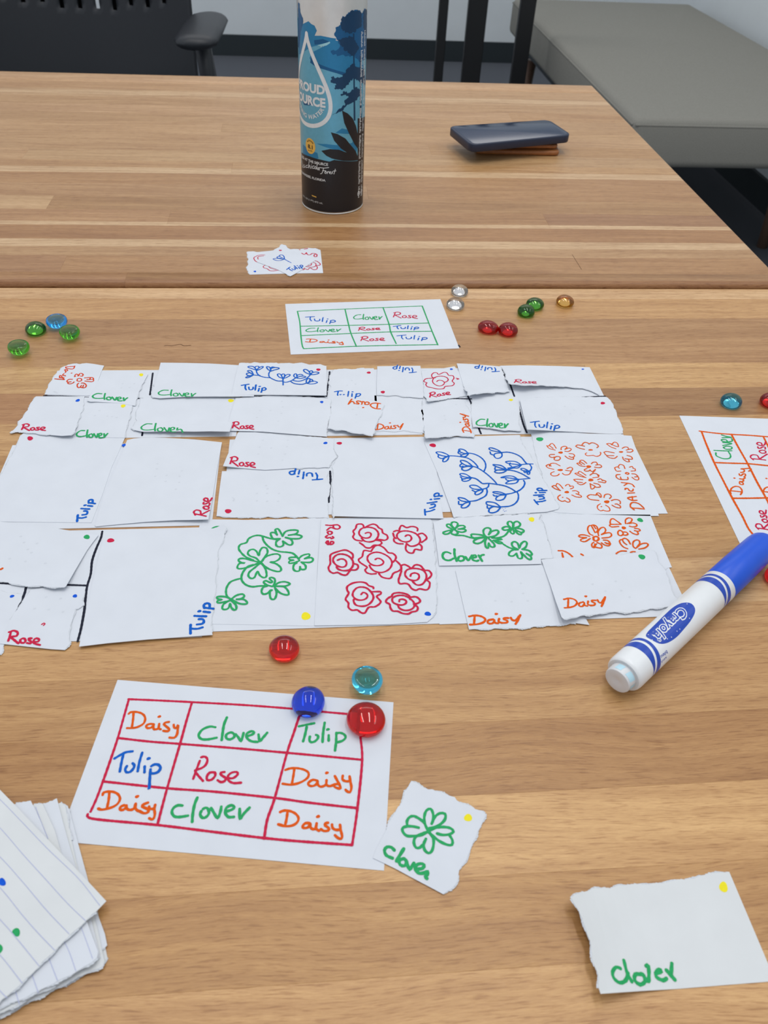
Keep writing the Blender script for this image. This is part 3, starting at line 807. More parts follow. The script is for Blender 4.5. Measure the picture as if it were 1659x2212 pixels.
t.draw('flower_drawing', PX(ZB, "225,255 300,258 380,268 460,285 530,330 580,385 580,405;225,255 200,235 130,210 80,208 72,220 110,245 180,262 215,265;120,245 95,252 100,275 140,290 170,280 210,262;215,262 165,290 152,325 180,328 212,305 228,265;"
 "460,220 540,235 620,275 670,330 682,390 660,450;460,220 420,185 370,172 350,180 360,205 420,228 460,222;365,190 345,205 345,225 372,235;462,228 400,240 372,258 400,268 440,262 470,228;"
 "520,385 580,405 660,455 740,520 800,580 822,612;520,385 450,330 390,312 370,318 385,345 440,375 515,385;385,355 362,375 375,395 400,385 410,395;518,390 450,388 400,400 385,420 420,440 470,430 520,392;"
 "500,525 560,540 610,575 645,600 720,598 820,610 920,630 1000,665 1055,702;500,525 440,485 380,475 362,485 400,512 500,528;370,515 385,530 390,545 430,540;500,530 440,535 390,545 400,568 440,570 480,555 502,530;"
 "720,600 715,635 690,655 640,670;640,670 570,625 500,620 485,635 530,665 635,675;515,680 530,690 550,700;640,675 580,690 550,715 560,738 600,730 640,700 648,672;"
 "690,655 700,700 680,750 620,785 560,810 475,820;475,820 420,785 350,772 345,785 380,812 470,828;348,820 350,855 390,858;478,825 420,845 380,880 390,900 440,895 480,860 485,825;"
 "880,215 960,212 1050,235 1120,275 1170,335 1190,355;875,215 820,180 750,158 722,165 750,190 870,215;735,208 745,235 770,245;870,222 800,228 785,255 810,285 850,285 882,260 880,220;"
 "1265,357 1190,357 1120,365;1120,365 1040,325 930,328 960,350 1040,360 1115,370;985,345 975,365 1000,385;1120,370 1050,390 950,410 1000,400;1120,372 1080,405 1020,408 950,425;"
 "1225,360 1248,400 1235,435 1215,445;1215,445 1150,412 1115,418 1140,438 1215,448;1155,450 1165,465 1190,450;1215,450 1195,465 1200,485 1222,480 1225,450;"
 "945,430 1040,445 1130,480 1190,515 1225,535;940,425 880,380 790,365 775,372 840,400 940,428;800,400 795,420 815,432 940,430;940,435 860,430 805,440 795,460 840,470 900,462 942,435;"
 "1225,535 1150,542 1085,548;1085,548 1020,510 950,505 870,525 950,528 1085,545;930,540 940,555 975,565;1090,550 1060,590 990,602 930,598 980,565 1085,550;"
 "1150,560 1165,590 1150,635 1110,675 1060,702;1055,702 1000,720 930,732;930,732 860,705 780,700 775,712 830,725 925,738;775,738 790,752 820,752;930,738 860,745 815,770 810,800 850,808 905,790 932,745;"
 "1068,702 1085,740 1080,800 1040,850 970,880 865,888;865,888 800,840 720,825 690,830 700,860 780,880 860,892;700,878 705,905 725,905;862,895 780,885 730,910 722,950 760,962 820,945 862,900"), 'blue', 0.95)
t.word('Tulip', C6, (1345, 1245), (1312, 1118), (1462, 1232), 'blue', 1.15)
t.draw('ink_spatter', PX(ZB, "885,905;905,915;900,930;920,938;912,945;925,905;935,935"), 'blue', 0.35)
t.dot(935, 962, 7.2, 3.9, 'red', 0.15)
t = Card('paper_piece', OUT(C7, "270,692 600,694 1052,704 1055,712 1122,716 1240,1060 1352,1386 1356,1400 1250,1400 720,1385 500,1372 450,1362 505,1335,t 480,1280,t 440,1220,t 400,1150,t 360,1060,t 345,1000,t 320,920,t 300,850,t"), 1,
         'large piece covered in orange daisies with sideways "DAISY", green dot at its corner', 'paper', PIECE)
ZD = (1160, 940, 6.636)
def MM_(txt): return PX(ZD, txt)
t.draw('flower_drawing', MM_("140,150 165,155 205,120 235,130 275,188;140,152 175,190 260,215;185,155 230,190;345,210 350,175 400,160 430,175 400,205;400,205 460,185 492,205 450,235 400,232;462,265 515,270 540,300 500,320 460,305;402,300 450,335 515,348 525,325;250,278 190,280 175,300 210,322 250,315;245,340 270,310 315,308 335,330 310,360 260,360 245,340;"
 "555,160 580,142 640,150 680,160;555,162 600,185 680,205;640,145 680,105 730,115 745,130;745,130 790,110 850,130 880,160 858,182;712,255 690,270 720,295 780,292 808,290;808,290 850,305 900,290 915,255 905,245;"
 "1000,125 1030,120 1080,130 1070,140;1000,128 1060,170 1130,195;1075,130 1110,100 1150,115 1168,165 1130,160 1060,130;960,245 1000,235 1105,255;960,248 1000,290 1100,295;1000,300 1040,325 1110,332 1150,305;1222,190 1260,170 1300,175 1310,195;1280,215 1350,200 1375,225 1340,245 1290,242;1228,315 1240,350 1290,382 1325,380;1290,292 1350,310 1365,345 1310,345 1260,340;1325,380 1310,350;"
 "130,440 170,420 200,445;130,440 160,470 240,490;175,445 200,408 260,405 330,440;245,525 205,540 198,565 230,585 290,580 318,558;365,548 400,570 460,562 490,520;430,480 480,460 510,478 490,512 410,505;"
 "572,405 600,400 640,425;572,408 620,440 690,450;610,405 620,365 660,362 712,405;620,380 680,420;780,412 800,392 850,390 868,425;840,430 900,425 928,452 890,468 825,460;715,480 680,495 690,515 740,515 760,500;760,500 780,520 820,520 835,490;760,575 800,550 850,555 890,580;800,545 815,505;800,612 850,605 885,600 870,575;"
 "545,550 580,545 690,605;545,552 620,590 700,608;590,540 610,518 650,540 700,575;528,638 570,632 655,640;528,640 570,670 650,680;580,690 620,712 660,705 700,680;870,640 910,625 940,655;880,670 930,675 970,685 988,662 940,645;762,695 775,768 800,770 830,735 760,700;815,690 880,705 910,740 860,750 830,740;"
 "215,735 260,725 330,795;215,738 260,770 335,795;270,730 290,692 330,715 372,765;408,728 430,708 465,712 470,735;470,735 515,730 520,755 480,770;510,800 560,798 600,822 590,845;500,858 560,885 630,890 630,868 560,840;335,858 300,885 310,925 360,950 400,940;375,895 360,890;400,940 440,962 475,950 460,920 425,900;"
 "718,880 760,855 850,862;718,882 760,920 885,938;845,855 870,828 910,845 920,890 900,890;862,850 900,880;960,895 975,855 1030,848 1065,880 1040,910;1065,940 1110,925 1160,928 1195,955 1190,985;1075,1005 1130,1035 1190,1045 1195,1020 1150,990 1120,990;908,985 870,1010 868,1050 910,1085 950,1075;930,1030 915,1020;950,1078 1000,1090 1045,1080 1030,1035 985,1005;"
 "1112,468 1150,455 1180,475;1112,470 1140,515 1200,515;1165,450 1190,420 1240,435 1260,480;1325,460 1365,450 1380,480;1350,515 1410,510 1400,480;1360,555 1410,560 1445,590;1362,605 1410,640 1455,640 1450,600 1400,600;1190,565 1140,570 1135,600 1170,630 1220,640;1195,600 1215,635 1300,638 1300,605"), 'orange', 0.72)
mbd = [(338, 250, 34, 16), (768, 212, 34, 11), (1205, 241, 32, 12), (333, 500, 40, 15), (740, 452, 36, 20), (771, 643, 38, 20), (427, 817, 34, 17), (1000, 956, 40, 22)]
for x, y, rx, ry in mbd: t.dot(1160 + x / 6.636, 940 + y / 6.636, rx / 6.636, ry / 6.636, 'orange')
t.draw('lettering', MM_("1268,548 1290,535 1318,548 1300,562 1268,548;1395,742 1350,700 1212,680;1300,690 1250,722;1262,765 1300,765 1330,800 1370,800 1378,775;1275,765 1262,780;1300,832 1395,828;1420,880 1300,900 1360,935 1430,935;1365,882 1370,930;1535,1060 1440,1050 1350,1040 1340,990 1380,965 1460,985 1530,1045;1345,1035 1392,1072"), 'orange', 0.95)
t.dot(1160 + 40 / 6.636, 940 + 58 / 6.636, 7.8, 4.2, 'green', 0.05)
# --- near row
t = Card('paper_piece', OUT(D1, "-300,88 0,92 100,100 200,112 350,132 540,162 735,193 690,250 650,305 570,440 492,575 480,583,t 420,582,t 300,572,t 200,575,t 120,560,t 60,545,t 0,538,t -300,530"), 3,
         'near-row blank piece with a green dot, cut by the left picture edge', 'paper', PIECE, lifts=[(165, 1190, 190, 1225, 0.9, 0)])
t.dot(187.5, 1160, 6.6, 4.7, 'green')
t.draw('lettering', [[(-6, 1230), (2, 1230), (5, 1228)]], 'orange', 1.3)
t.faint([(52, 1172), (60, 1187), (68, 1194), (80, 1174), (21, 1207), (55, 1213), (98, 1217), (45, 1159)])
t = Card('paper_piece', OUT(D1, "-300,600 -50,603 0,608,t 60,625,t 165,635,t 160,680,t 130,740,t 80,830,t 40,930,t 28,1010,t 20,1060,t 0,1085,t -300,1070"), 1,
         'near-row scrap with blue dot at the left picture edge, beside the small "Rose" piece', 'paper', PIECE)
t.dot(26, 1288, 5.2, 2.9, 'dotblue', -0.3)
t = Card('paper_piece', OUT(D1, "230,600 350,582 430,583 520,592 600,603 635,612,t 625,650,t 610,680,t 628,712,t 590,740,t 560,745,t 530,850,t 515,930,t 525,1000,t 480,1050 380,1044 250,1030 0,1003 20,930 80,820,t 130,750,t 170,690,t"), 2,
         'small ragged "Rose" piece with blue dot at the near left corner of the board', 'paper', PIECE)
t.word('Rose', D1, (62, 900), (298, 938), (62, 990), 'red', 1.17).dot(162, 1287.5, 5.0, 3.6, 'dotblue', -0.2)
t.draw('ink_fleck', [[(90, 1349), (95, 1346), (97, 1348), (94, 1351)]], 'red', 0.7)
t.faint([(100, 1290), (131, 1293), (105, 1317), (75, 1315), (136, 1322)])
t = Card('paper_piece', OUT(D2, "55,66 300,70 550,76 826,80 815,400 808,600 795,775 500,768 128,762 90,762 40,500 30,250"), 1,
         'large piece with five green four-leaf clovers and a yellow dot', 'paper', PIECE)
ZC = (460, 1110, 6.9125)
t.draw('flower_drawing', PX(ZC, "715,720 640,660 555,630 520,590 545,545 600,530 650,560 685,625 700,560 740,505 800,515 815,580 770,650 715,720;715,720 780,650 870,610 960,600 1005,630 985,680 920,715 855,722 940,745 1010,800 1012,850 960,862 850,830 770,780 715,725;"
 "700,740 630,800 545,870 530,930 570,965 620,950 665,860 700,920 760,955 800,930 790,840 750,770 710,735;690,725 560,690 440,665 385,680 390,710 430,730 480,738 400,740 365,790 380,820 480,810 600,770 700,725;"
 "600,690 500,650 430,590 385,520 410,460 500,430 530,375 600,335 680,322 760,340 860,370 950,385;740,345 760,410 820,480 900,535 1000,565 1110,575 1190,590 1240,630 1285,680;"
 "600,760 520,790 450,870 425,950 440,1010 500,1065 590,1090 680,1080 770,1075;420,965 340,985 260,1020 210,1090 195,1160 210,1230 270,1280;"
 "1000,372 900,370 860,300 880,280 930,285 960,320 940,270 930,235 970,225 1000,260 1040,335;1040,335 1080,270 1160,245 1265,250 1240,300 1130,320;1130,320 1240,310 1325,335 1290,370 1180,372 1085,355;1085,355 1160,380 1190,430 1170,465 1120,460 1045,410;1045,410 1050,470 1000,495 950,480 945,420 1000,375;"
 "1285,675 1250,650 1140,655 1150,685 1210,690 1140,710 1145,740 1230,725 1290,700;1290,660 1340,620 1430,600 1440,630 1370,670;1370,670 1470,655 1495,690 1450,725 1320,722;1320,722 1380,770 1380,825 1320,830 1300,790;1300,790 1290,850 1230,855 1200,820 1210,760 1250,735;"
 "885,1085 800,1060 755,1020 790,1000 865,1030 885,1010 845,970 870,950 920,970 925,1020 900,1080;920,1075 980,1030 1070,1015 1150,1045 1080,1080 950,1082;950,1082 1060,1090 1120,1150 1130,1205 1080,1210 1000,1180 930,1110;920,1090 950,1180 930,1260 900,1280 860,1260 850,1170 880,1140;865,1140 810,1190 750,1200 725,1160 750,1100 810,1080;"
 "270,1285 180,1240 65,1240 70,1270 135,1282 70,1300 75,1330 160,1320 270,1285;270,1280 350,1220 440,1200 470,1230 430,1265 355,1278;355,1278 460,1280 515,1330 480,1350 390,1340 285,1285;275,1295 340,1360 350,1420 320,1438 280,1410 255,1345;255,1345 230,1410 180,1430 140,1415 160,1350 255,1290"), 'green', 1.15)
t.draw('lettering', PX(ZC, "-20,225 20,200 80,190 145,200"), 'green', 1.0)
t.dot(460 + 1387 / 6.9125, 1110 + 1528 / 6.9125, 10, 8.4, 'yellow')
t = Card('paper_piece', OUT(D1, "770,172 1200,160 1490,151 1600,142 1672,112 1690,140,t 1668,225,t 1625,320,t 1628,370,t 1618,450,t 1610,600,t 1590,740,t 1575,850,t 1585,938 1300,958 1100,972 800,1000 700,1012 590,1025 640,760 700,500 765,230"), 2,
         'large blank piece with sideways "Tulip" and red dot, near row, left of the clovers', 'paper', PIECE, lifts=[(462, 1165, 484, 1134, 2.2, 16), (300, 1340, 290, 1398, 1.2, 0)])
t.word('Tulip', D1, (1400, 930), (1478, 705), (1530, 925), 'blue', 1.39).dot(239, 1167.5, 8, 4.4, 'red', -0.1)
t = Card('paper_piece', OUT(D2, "841,68 1100,64 1400,60 1560,58,t 1578,85,t 1580,140,t 1590,250,t 1600,400,t 1606,600,t 1600,680,t 1575,722 1545,748 1300,764 1000,768 796,772 812,480"), 2,
         'large piece with seven crimson roses, "Rose" sideways and a blue dot', 'paper', PIECE)
ZR = (690, 1110, 6.3808)
t.draw('flower_drawing', PX(ZR, "635,268 660,258 700,262 712,290 690,325 640,335 585,320 548,280 555,230 600,195 680,185 760,205 810,260 805,320 760,370 690,388 620,375 580,335;585,375 500,360 462,320 480,280 465,240 500,200 515,150 560,140 600,150 620,195 670,165 740,142 790,160 820,195 860,215 875,265 930,295 940,340 900,365 830,355 780,355;780,365 840,375 860,405 820,430 750,435 700,470 640,465 600,430 555,400;"
 "1185,310 1210,292 1250,300 1270,340 1245,375 1190,388 1120,370 1070,320 1080,270 1140,240 1230,240 1330,275 1385,340 1380,400 1320,440 1250,445 1200,410;1100,240 1110,190 1140,160 1200,190 1270,175 1330,185 1355,210 1350,235;1025,245 1060,232 1100,235;1015,268 1030,320 1055,340;1025,345 1030,380 1080,410 1150,415;1370,280 1420,270 1470,310 1475,345 1410,395;1195,430 1190,490 1230,535 1290,540 1320,490 1400,500 1410,450 1380,420;"
 "250,640 300,622 350,635 375,680 355,725 300,735 235,710 190,655 200,600 260,560 340,560 410,590 460,650 460,720 410,775 330,785 260,765 235,735;460,610 460,560 410,520 350,500 260,520 160,560 148,620 150,690 125,740 140,790 190,820 250,810 310,840 370,845 410,800 430,770;470,690 520,700 535,740 500,775 430,775;"
 "770,630 800,612 850,625 885,665 860,700 800,715 720,700 665,640 670,580 730,540 810,530 900,560 970,610 1000,670 980,740 920,790 840,810 760,790 710,750 690,710;710,520 760,450 820,435 890,470 950,535 1010,545 1055,590 1040,640 1005,670;690,515 620,505 600,540 590,590 540,630 560,670 620,710 660,740 630,770 650,810 710,830 780,825;820,825 860,870 930,890 985,885 1020,820 1090,790 1130,750 1110,700 1060,650;"
 "575,1112 600,1085 640,1095 665,1130 640,1170 580,1190 510,1180 460,1130 470,1070 520,1020 590,1010 660,1030 720,1090 745,1150 720,1210 660,1260 580,1275 500,1255 470,1200 480,1175;745,1030 740,1010 680,990 640,955 570,940 480,950 420,975 380,1010 385,1060 405,1090 385,1130 360,1180 400,1230 400,1290 450,1330 520,1325 570,1360 625,1368 680,1290 770,1280 845,1215 790,1140 845,1105 840,1075 720,1075;"
 "1255,860 1265,830 1310,815 1360,830 1375,870 1350,910 1290,920 1220,895 1180,840 1200,780 1270,755 1370,760 1440,790 1475,850 1460,920 1410,975 1340,980 1285,935;1130,770 1125,720 1170,700 1220,720 1270,750 1320,705 1390,715 1440,770;1450,780 1510,785 1545,835 1520,880 1480,905;1480,915 1520,950 1510,1020 1470,1050 1380,1035 1330,1055 1270,1030 1230,975 1180,960 1110,965 1090,920 1110,850 1130,790;"
 "1100,1210 1105,1185 1150,1178 1195,1200 1190,1235 1140,1258 1070,1250 1010,1215 1010,1160 1080,1128 1170,1130 1250,1170 1305,1230 1300,1290 1240,1328 1160,1330 1100,1300 1085,1265;1000,1130 1020,1100 1100,1088 1190,1105 1240,1135 1250,1180;1260,1150 1330,1145 1380,1180 1385,1215 1340,1240 1300,1245;1310,1250 1355,1290 1340,1340 1270,1355 1230,1380 1150,1375 1080,1345 1010,1340 975,1290 970,1250 915,1215 940,1170 1000,1135"), 'red', 1.1)
t.draw('lettering', PX(ZR, "90,155 160,160 250,152 285,185 255,210 200,200 190,165;200,200 150,190 105,225;110,250 130,285 170,275 170,250 130,240 112,255;110,300 85,320 110,335 150,325 165,345 195,330 180,315;110,375 90,400 120,425;120,375 130,420 180,420 195,390 160,380 150,420"), 'red', 1.1)
t.dot(690 + 1493 / 6.38, 1110 + 1378 / 6.38, 7.2, 4.5, 'dotblue', 0.15)
t = Card('paper_piece', OUT(D3, "745,85,t 900,84 1100,86 1395,88 1460,250 1525,402 1500,405,t 1480,420,t 1440,400 1300,400 900,400 812,350,t 800,290,t 785,240,t 770,170,t 755,130,t"), 1,
         'torn piece with orange daisies, its lower half covered by a blank "Daisy" piece', 'paper', PIECE)
ZE = (1190, 1100, 6.9125)
t.draw('flower_drawing', PX(ZE, "625,390 580,370 550,310 560,260 600,245 660,350;600,245 640,235 685,260 700,310 680,345;640,250 670,290;712,395 705,340 740,285 790,272 818,310 800,350 755,380;755,380 830,355 890,355 905,390 870,420 765,432;575,405 500,385 440,385 415,405 450,420 530,425;530,425 450,450 450,475 510,485 585,440;640,495 610,520 620,570 660,570 655,520;640,560 720,580 760,575 750,530 690,498;680,520 640,560;"
 "785,462 850,470 880,510 830,515;880,510 890,520 860,548 800,535 755,505;810,500 860,520;"
 "1045,220 990,180 930,142 895,155 885,200 905,225 1045,225;905,225 875,240 905,265 1010,258;1115,215 1115,160 1160,130 1210,145 1195,190 1140,215;1170,215 1220,205 1280,225 1275,255 1220,265 1175,255;1025,315 1000,340 1010,385 1050,395 1080,370 1060,330 1030,315;1080,340 1130,345 1150,375 1110,390 1070,380;1250,285 1310,295 1335,320 1290,330 1250,320;1180,330 1220,360 1280,380 1305,370 1290,335;"
 "1145,590 1090,570 1040,520 1025,470 1060,455 1090,500 1130,530;1070,450 1100,435 1150,460 1185,520;1265,585 1230,560 1225,500 1260,465 1310,465 1325,510 1280,575;1285,570 1350,520 1430,510 1450,540 1400,580 1315,597;975,665 1010,640 1060,625 1125,628;1190,645 1225,635 1255,637"), 'orange', 0.92)
t.draw('lettering', PX(ZE, "112,620 180,622 240,645 290,680 322,712;168,655 175,690 182,720;450,670 480,688"), 'orange', 1.1)
t.dot(1190 + 1088 / 6.91, 1100 + 279 / 6.91, 5, 3.2, 'orange', 0.2)
t.draw('flower_centre', PX(ZE, "635,440 640,415 680,408 710,425 710,455 680,475 645,465 635,440"), 'orange', 1.3)
t.dot(1190 + 1332 / 6.91, 1100 + 162 / 6.91, 6.8, 4.0, 'green', 0.35)
t = Card('paper_piece', OUT(D3, "232,422 500,405 740,388 790,400 870,440 950,600 1032,746 950,735,t 880,745,t 740,752,t 680,762,t 600,765,t 450,770,t 312,770 275,610"), 2,
         'near-row blank "Daisy" piece whose torn edge hangs over the board, middle right', 'paper', PIECE)
t.word('Daisy', D3, (312, 680), (618, 680), (318, 745), 'orange', 1.26)
t.faint([(1070, 1298), (1125, 1260), (1130, 1282), (1140, 1298), (1105, 1300)])
t = Card('paper_piece', OUT(D3, "100,135 150,115,t 400,98,t 600,88,t 738,84,t 730,115,t 760,160,t 785,250,t 815,345,t 742,352 745,382 500,386 135,392 118,260"), 3,
         'wide piece with four small green clovers on stems, "Clover" and a yellow dot', 'paper', PIECE)
ZF = (940, 1100, 6.9125)
t.draw('flower_drawing', PX(ZF, "290,290 245,240 250,200 290,190 335,210 330,250 295,290;240,290 180,260 175,230 215,225 250,260 285,295;300,290 350,250 420,245 448,270 400,290 345,298;345,298 440,300 455,325 400,345 320,325 290,300;255,310 200,320 125,345 130,370 190,370 240,330;260,310 240,360 290,380 340,360 310,320 270,300;250,370 310,390 420,395 550,430 640,430 760,415;"
 "800,380 830,310 800,280 750,285 720,320 730,380 765,415;800,380 850,330 930,315 945,350 910,390 860,410 780,420;740,400 650,380 550,375 540,400 580,430 760,415;760,420 640,440 580,470 580,500 630,515 700,490 765,425;765,430 745,500 760,570 790,580 800,510;800,510 830,560 880,565 880,520 800,440;870,465 940,460 1000,450 940,440 850,430;880,470 940,510 1000,510 985,490 900,480;"
 "850,430 950,425 1030,400 1080,350 1110,290;1000,510 1060,550 1120,580 1200,600;"
 "1160,270 1160,220 1130,185 1090,190 1085,230 1130,280;1165,270 1180,200 1230,185 1270,220 1250,260 1160,285;1130,280 1060,260 1005,285 1020,310 1080,310 1150,285;1150,290 1120,340 1160,370 1180,350 1165,300;1160,285 1260,290 1325,320 1290,350 1200,310;1200,320 1230,365 1280,380 1290,350;"
 "1235,600 1160,560 1145,510 1180,485 1230,510 1255,580;1255,580 1290,510 1340,480 1370,510 1350,570 1300,600;1305,600 1400,620 1445,670 1420,690 1365,665;1365,665 1430,710 1430,750 1380,740 1280,640;1280,640 1300,700 1290,735 1240,730 1215,660;1215,660 1160,700 1105,690 1105,650 1160,610 1235,605"), 'green', 1.2)
t.draw('lettering', PX(ZF, "228,660 180,640 130,650 110,700 140,750 210,765 275,735;288,595 290,680 320,775;350,720 340,755 380,775 430,755 425,710 380,700 350,715;455,712 490,765 525,730 550,690;560,730 610,715 600,685 560,700 560,755 620,775 645,765;650,690 700,775;665,720 690,690 725,682"), 'green', 1.35)
t.dot(940 + 1440 / 6.91, 1100 + 153 / 6.91, 6.2, 4.8, 'yellow', 0.2)
t = Card('paper_piece', OUT(D3, "745,356 860,346 1000,338 1190,328,t 1300,318,t 1400,300,t 1425,312,t 1432,330,t 1450,380,t 1490,430,t 1510,500,t 1530,560,t 1565,600,t 1555,636,t 1480,640,t 1350,655,t 1280,672,t 1150,668,t 1050,685,t 1000,685,t 930,700,t 880,712 866,700 800,510"), 4,
         'near-row blank "Daisy" piece with green dot, topmost beside the marker', 'paper', PIECE, lifts=[(1300, 1290, 1275, 1334, 1.3, 0)])
t.word('Daisy', D3, (878, 578), (1125, 572), (884, 645), 'orange', 1.13).dot(1190 + 1358 / 6.91, 1100 + 711 / 6.91, 7.8, 5.0, 'green', 0.35)
t.faint([(1308, 1277), (1342, 1276), (1330, 1256), (1280, 1262), (1360, 1290)])

# --- gridded cards of the players
GC = 'gridded word cards'
NC = (140, 1340, 2.1829)
g1 = Card('grid_card', [(254, 1468.5), (850, 1517), (829.5, 1880.6), (125, 1817)], 0, 'white card with a red hand-drawn nine-box grid of flower words, nearest the camera', 'card', GC)
g1.draw('grid_line', PX(NC, "300,372 440,378 600,386 850,400 1070,417 1200,430 1335,442 1395,446;300,380 280,450 250,555 215,660 180,760 150,840 122,902;250,555 400,572 545,583 800,603 1048,625 1402,658;180,760 480,792 700,808 990,838 1150,860 1380,886;108,915 112,930 180,942 440,966 700,998 940,1027 1100,1042 1355,1060;"
                         "600,386 572,480 543,585 482,795 437,964;1108,445 1080,530 1048,625 990,838 955,940 940,1030;1395,446 1393,535 1402,658 1380,886 1355,1060"), 'red', 1.1)
N1 = (230, 1490, 8.295); N2 = (400, 1510, 7.541); N3 = (590, 1530, 7.541); N4 = (190, 1640, 8.295); N5 = (350, 1680, 7.541); N6 = (570, 1680, 7.541)
g1.draw('lettering', PX(N1, "400,430 430,405 500,395 600,412 670,455 695,520 670,600 600,650 520,680 440,688 370,688;485,405 478,520 455,680;848,620 790,612 730,630 712,665 740,690 800,680 842,640 845,620 840,680 860,712 910,705 940,680;945,612 938,690 972,710;940,482 955,480;1120,578 1060,588 1030,620 1080,665 1125,710 1100,745 1020,737;1205,628 1215,680 1258,690 1285,625 1278,700 1265,800 1215,862 1130,858"), 'orange', 1.1)
g1.draw('lettering', PX(N1, "145,1232 240,1175 350,1120 465,1105;305,1150 270,1300 240,1465;365,1370 335,1430 360,1480 430,1470 490,1400 498,1350 470,1320;640,1130 590,1300 560,1460;685,1375 682,1480;752,1232 758,1235;790,1430 780,1540 768,1750 760,1770;805,1370 860,1340 930,1345 970,1400 930,1470 860,1500 800,1500"), 'blue', 1.2)
g1.draw('lettering', PX(N2, "490,460 400,450 280,500 220,590 260,650 360,660 510,632;680,300 630,430 595,670;740,545 670,580 672,640 730,660 800,620 790,565 740,545;820,575 870,630 905,690 940,600 950,555;1000,610 1090,580 1125,545 1080,525 1000,570 1010,640 1080,690 1180,700;1195,580 1215,690 1260,640 1335,552"), 'green', 1.2)
g1.draw('lettering', PX(N2, WORDS['Rose2']), 'red', 1.1)
g1.draw('lettering', PX(N3, "420,295 540,270 670,245;548,300 520,430 488,540;600,460 590,520 620,555 680,540 730,490 728,445 700,435;840,235 815,400 805,550;905,440 905,530;880,340 905,350;1030,400 1025,550 1008,690;1030,410 1090,400 1160,430 1180,480 1130,530 1030,560"), 'green', 1.15)
g1.draw('lettering', PX(N3, "200,1005 280,980 380,975 500,1000 575,1050 570,1120 500,1180 400,1225 280,1245 155,1230;345,990 330,1100 305,1235;720,1180 650,1165 590,1200 570,1240 620,1270 690,1250 725,1190;725,1190 730,1250 780,1280 840,1260 865,1240;870,1170 870,1250 930,1270 1000,1240;870,1050 880,1055;1005,1105 1040,1170 1095,1280 1080,1310 1000,1280 1010,1240 1080,1235;1135,1100 1130,1160 1180,1190 1240,1190;1245,1110 1260,1200 1275,1300 1250,1370 1200,1350 1180,1330"), 'orange', 1.1)
g1.draw('lettering', PX(N4, "265,640 280,600 360,580 450,585 540,630 575,710 540,790 460,850 340,890 240,905 185,885;385,595 370,740 340,880;650,825 590,850 575,890 600,915 660,890 690,830;690,835 700,890 750,910 820,890 855,800;855,800 850,880 900,930;870,665 890,675;1075,780 1000,810 970,850 1040,880 1090,920 1060,960 1000,970 920,930;1095,850 1110,890 1170,890;1205,820 1190,900 1200,980 1180,1060 1140,1080 1100,1060"), 'orange', 1.15)
g1.draw('lettering', PX(N5, "330,455 260,450 190,490 160,560 200,630 290,640 420,620;575,325 530,440 500,600 492,720;640,545 620,600 660,655 720,640 765,580 750,510 710,490 670,510;800,495 850,580 905,660 950,560 965,475;1050,550 1140,520 1180,480 1130,450 1050,490 1030,570 1080,640 1170,640;1265,510 1270,670 1330,590 1425,490"), 'green', 1.2)
g1.draw('lettering', PX(N6, "265,560 330,535 430,545 520,590 565,660 540,730 460,780 350,790 235,760;385,560 370,670 345,780;750,745 680,740 630,790 650,820 720,810 750,750;755,750 760,810 800,840 850,830;860,745 850,830 900,865;875,630 890,635;1045,735 1000,745 1000,780 1055,820 1050,860 980,870 930,840;1110,765 1120,820 1170,850 1230,850;1240,770 1255,870 1275,950 1260,995 1210,985 1160,940"), 'orange', 1.15)

FC = (610, 640, 4.2538)
g2 = Card('grid_card', [(616, 656.6), (951.4, 646.2), (992.3, 752.5), (628, 765.7)], 0, 'white card with a green hand-drawn nine-box grid of flower words, far side', 'card', GC)
g2.draw('grid_line', PX(FC, "138,138 360,128 575,118 925,104 1285,90;138,138 160,240 170,360 182,450 195,482;170,275 610,268 980,258 1345,246;178,362 630,342 995,328 1375,322;195,482 450,470 680,460 1000,452 1428,445;575,118 610,268 630,342 680,462;925,104 980,258 995,328 1045,435;1285,90 1345,246 1375,322 1428,448"), 'green', 1.0)
for wd, a, b, c, col in (('Tulip', (212, 182), (485, 200), (215, 238), 'blue'), ('CloverR', (655, 165), (915, 165), (658, 215), 'green'), ('Rose', (1018, 142), (1238, 160), (1020, 195), 'red'),
    ('CloverR', (218, 290), (535, 285), (220, 330), 'green'), ('Rose', (697, 285), (895, 280), (700, 317), 'red'), ('Tulip', (1018, 270), (1250, 268), (1022, 312), 'blue'),
    ('Daisy2', (208, 392), (548, 392), (220, 445), 'orange'), ('Rose', (718, 368), (936, 370), (722, 412), 'red'), ('Tulip', (1052, 355), (1328, 360), (1056, 405), 'blue')):
    g2.word(wd, FC, a, b, c, col, 0.95)
g2.draw('corner_ink_mark', [[(991, 746), (993, 749)]], 'black', 1.4)

RC = (1460, 890, 7.1357)
g3 = Card('grid_card', [(248.7, 426.3), (238.9, 299.6), (240.0, 298.3), (315.0, 292.4), (325, 420.2)], 0, 'white card with an orange grid of sideways flower words at the right picture edge', 'card', GC, world=True)
g3.draw('grid_line', PX(RC, "365,295 600,325 850,345 1130,360 1420,382 1800,405;400,315 470,500 590,780 700,1000 870,1330 1020,1600 1120,1800 1240,1945;855,345 960,540 1105,795 1250,1080 1390,1330 1520,1600;1350,385 1460,600 1620,850;590,780 850,790 1110,798 1420,828 1800,860;880,1330 1100,1330 1420,1325 1800,1320;1240,1945 1500,1940"), 'orange', 1.35)
for wd, a, b, c, col in (('CloverR', (590, 720), (588, 355), (870, 720), 'green'), ('Rose', (1145, 745), (1165, 465), (1400, 740), 'red'), ('Daisy2', (840, 1275), (838, 870), (1160, 1275), 'orange'),
    ('Rose', (1235, 1815), (1215, 1515), (1440, 1815), 'red'), ('Daisy2', (1350, 1290), (1330, 870), (1640, 1290), 'orange')):
    g3.word(wd, RC, a, b, c, col, 1.0)

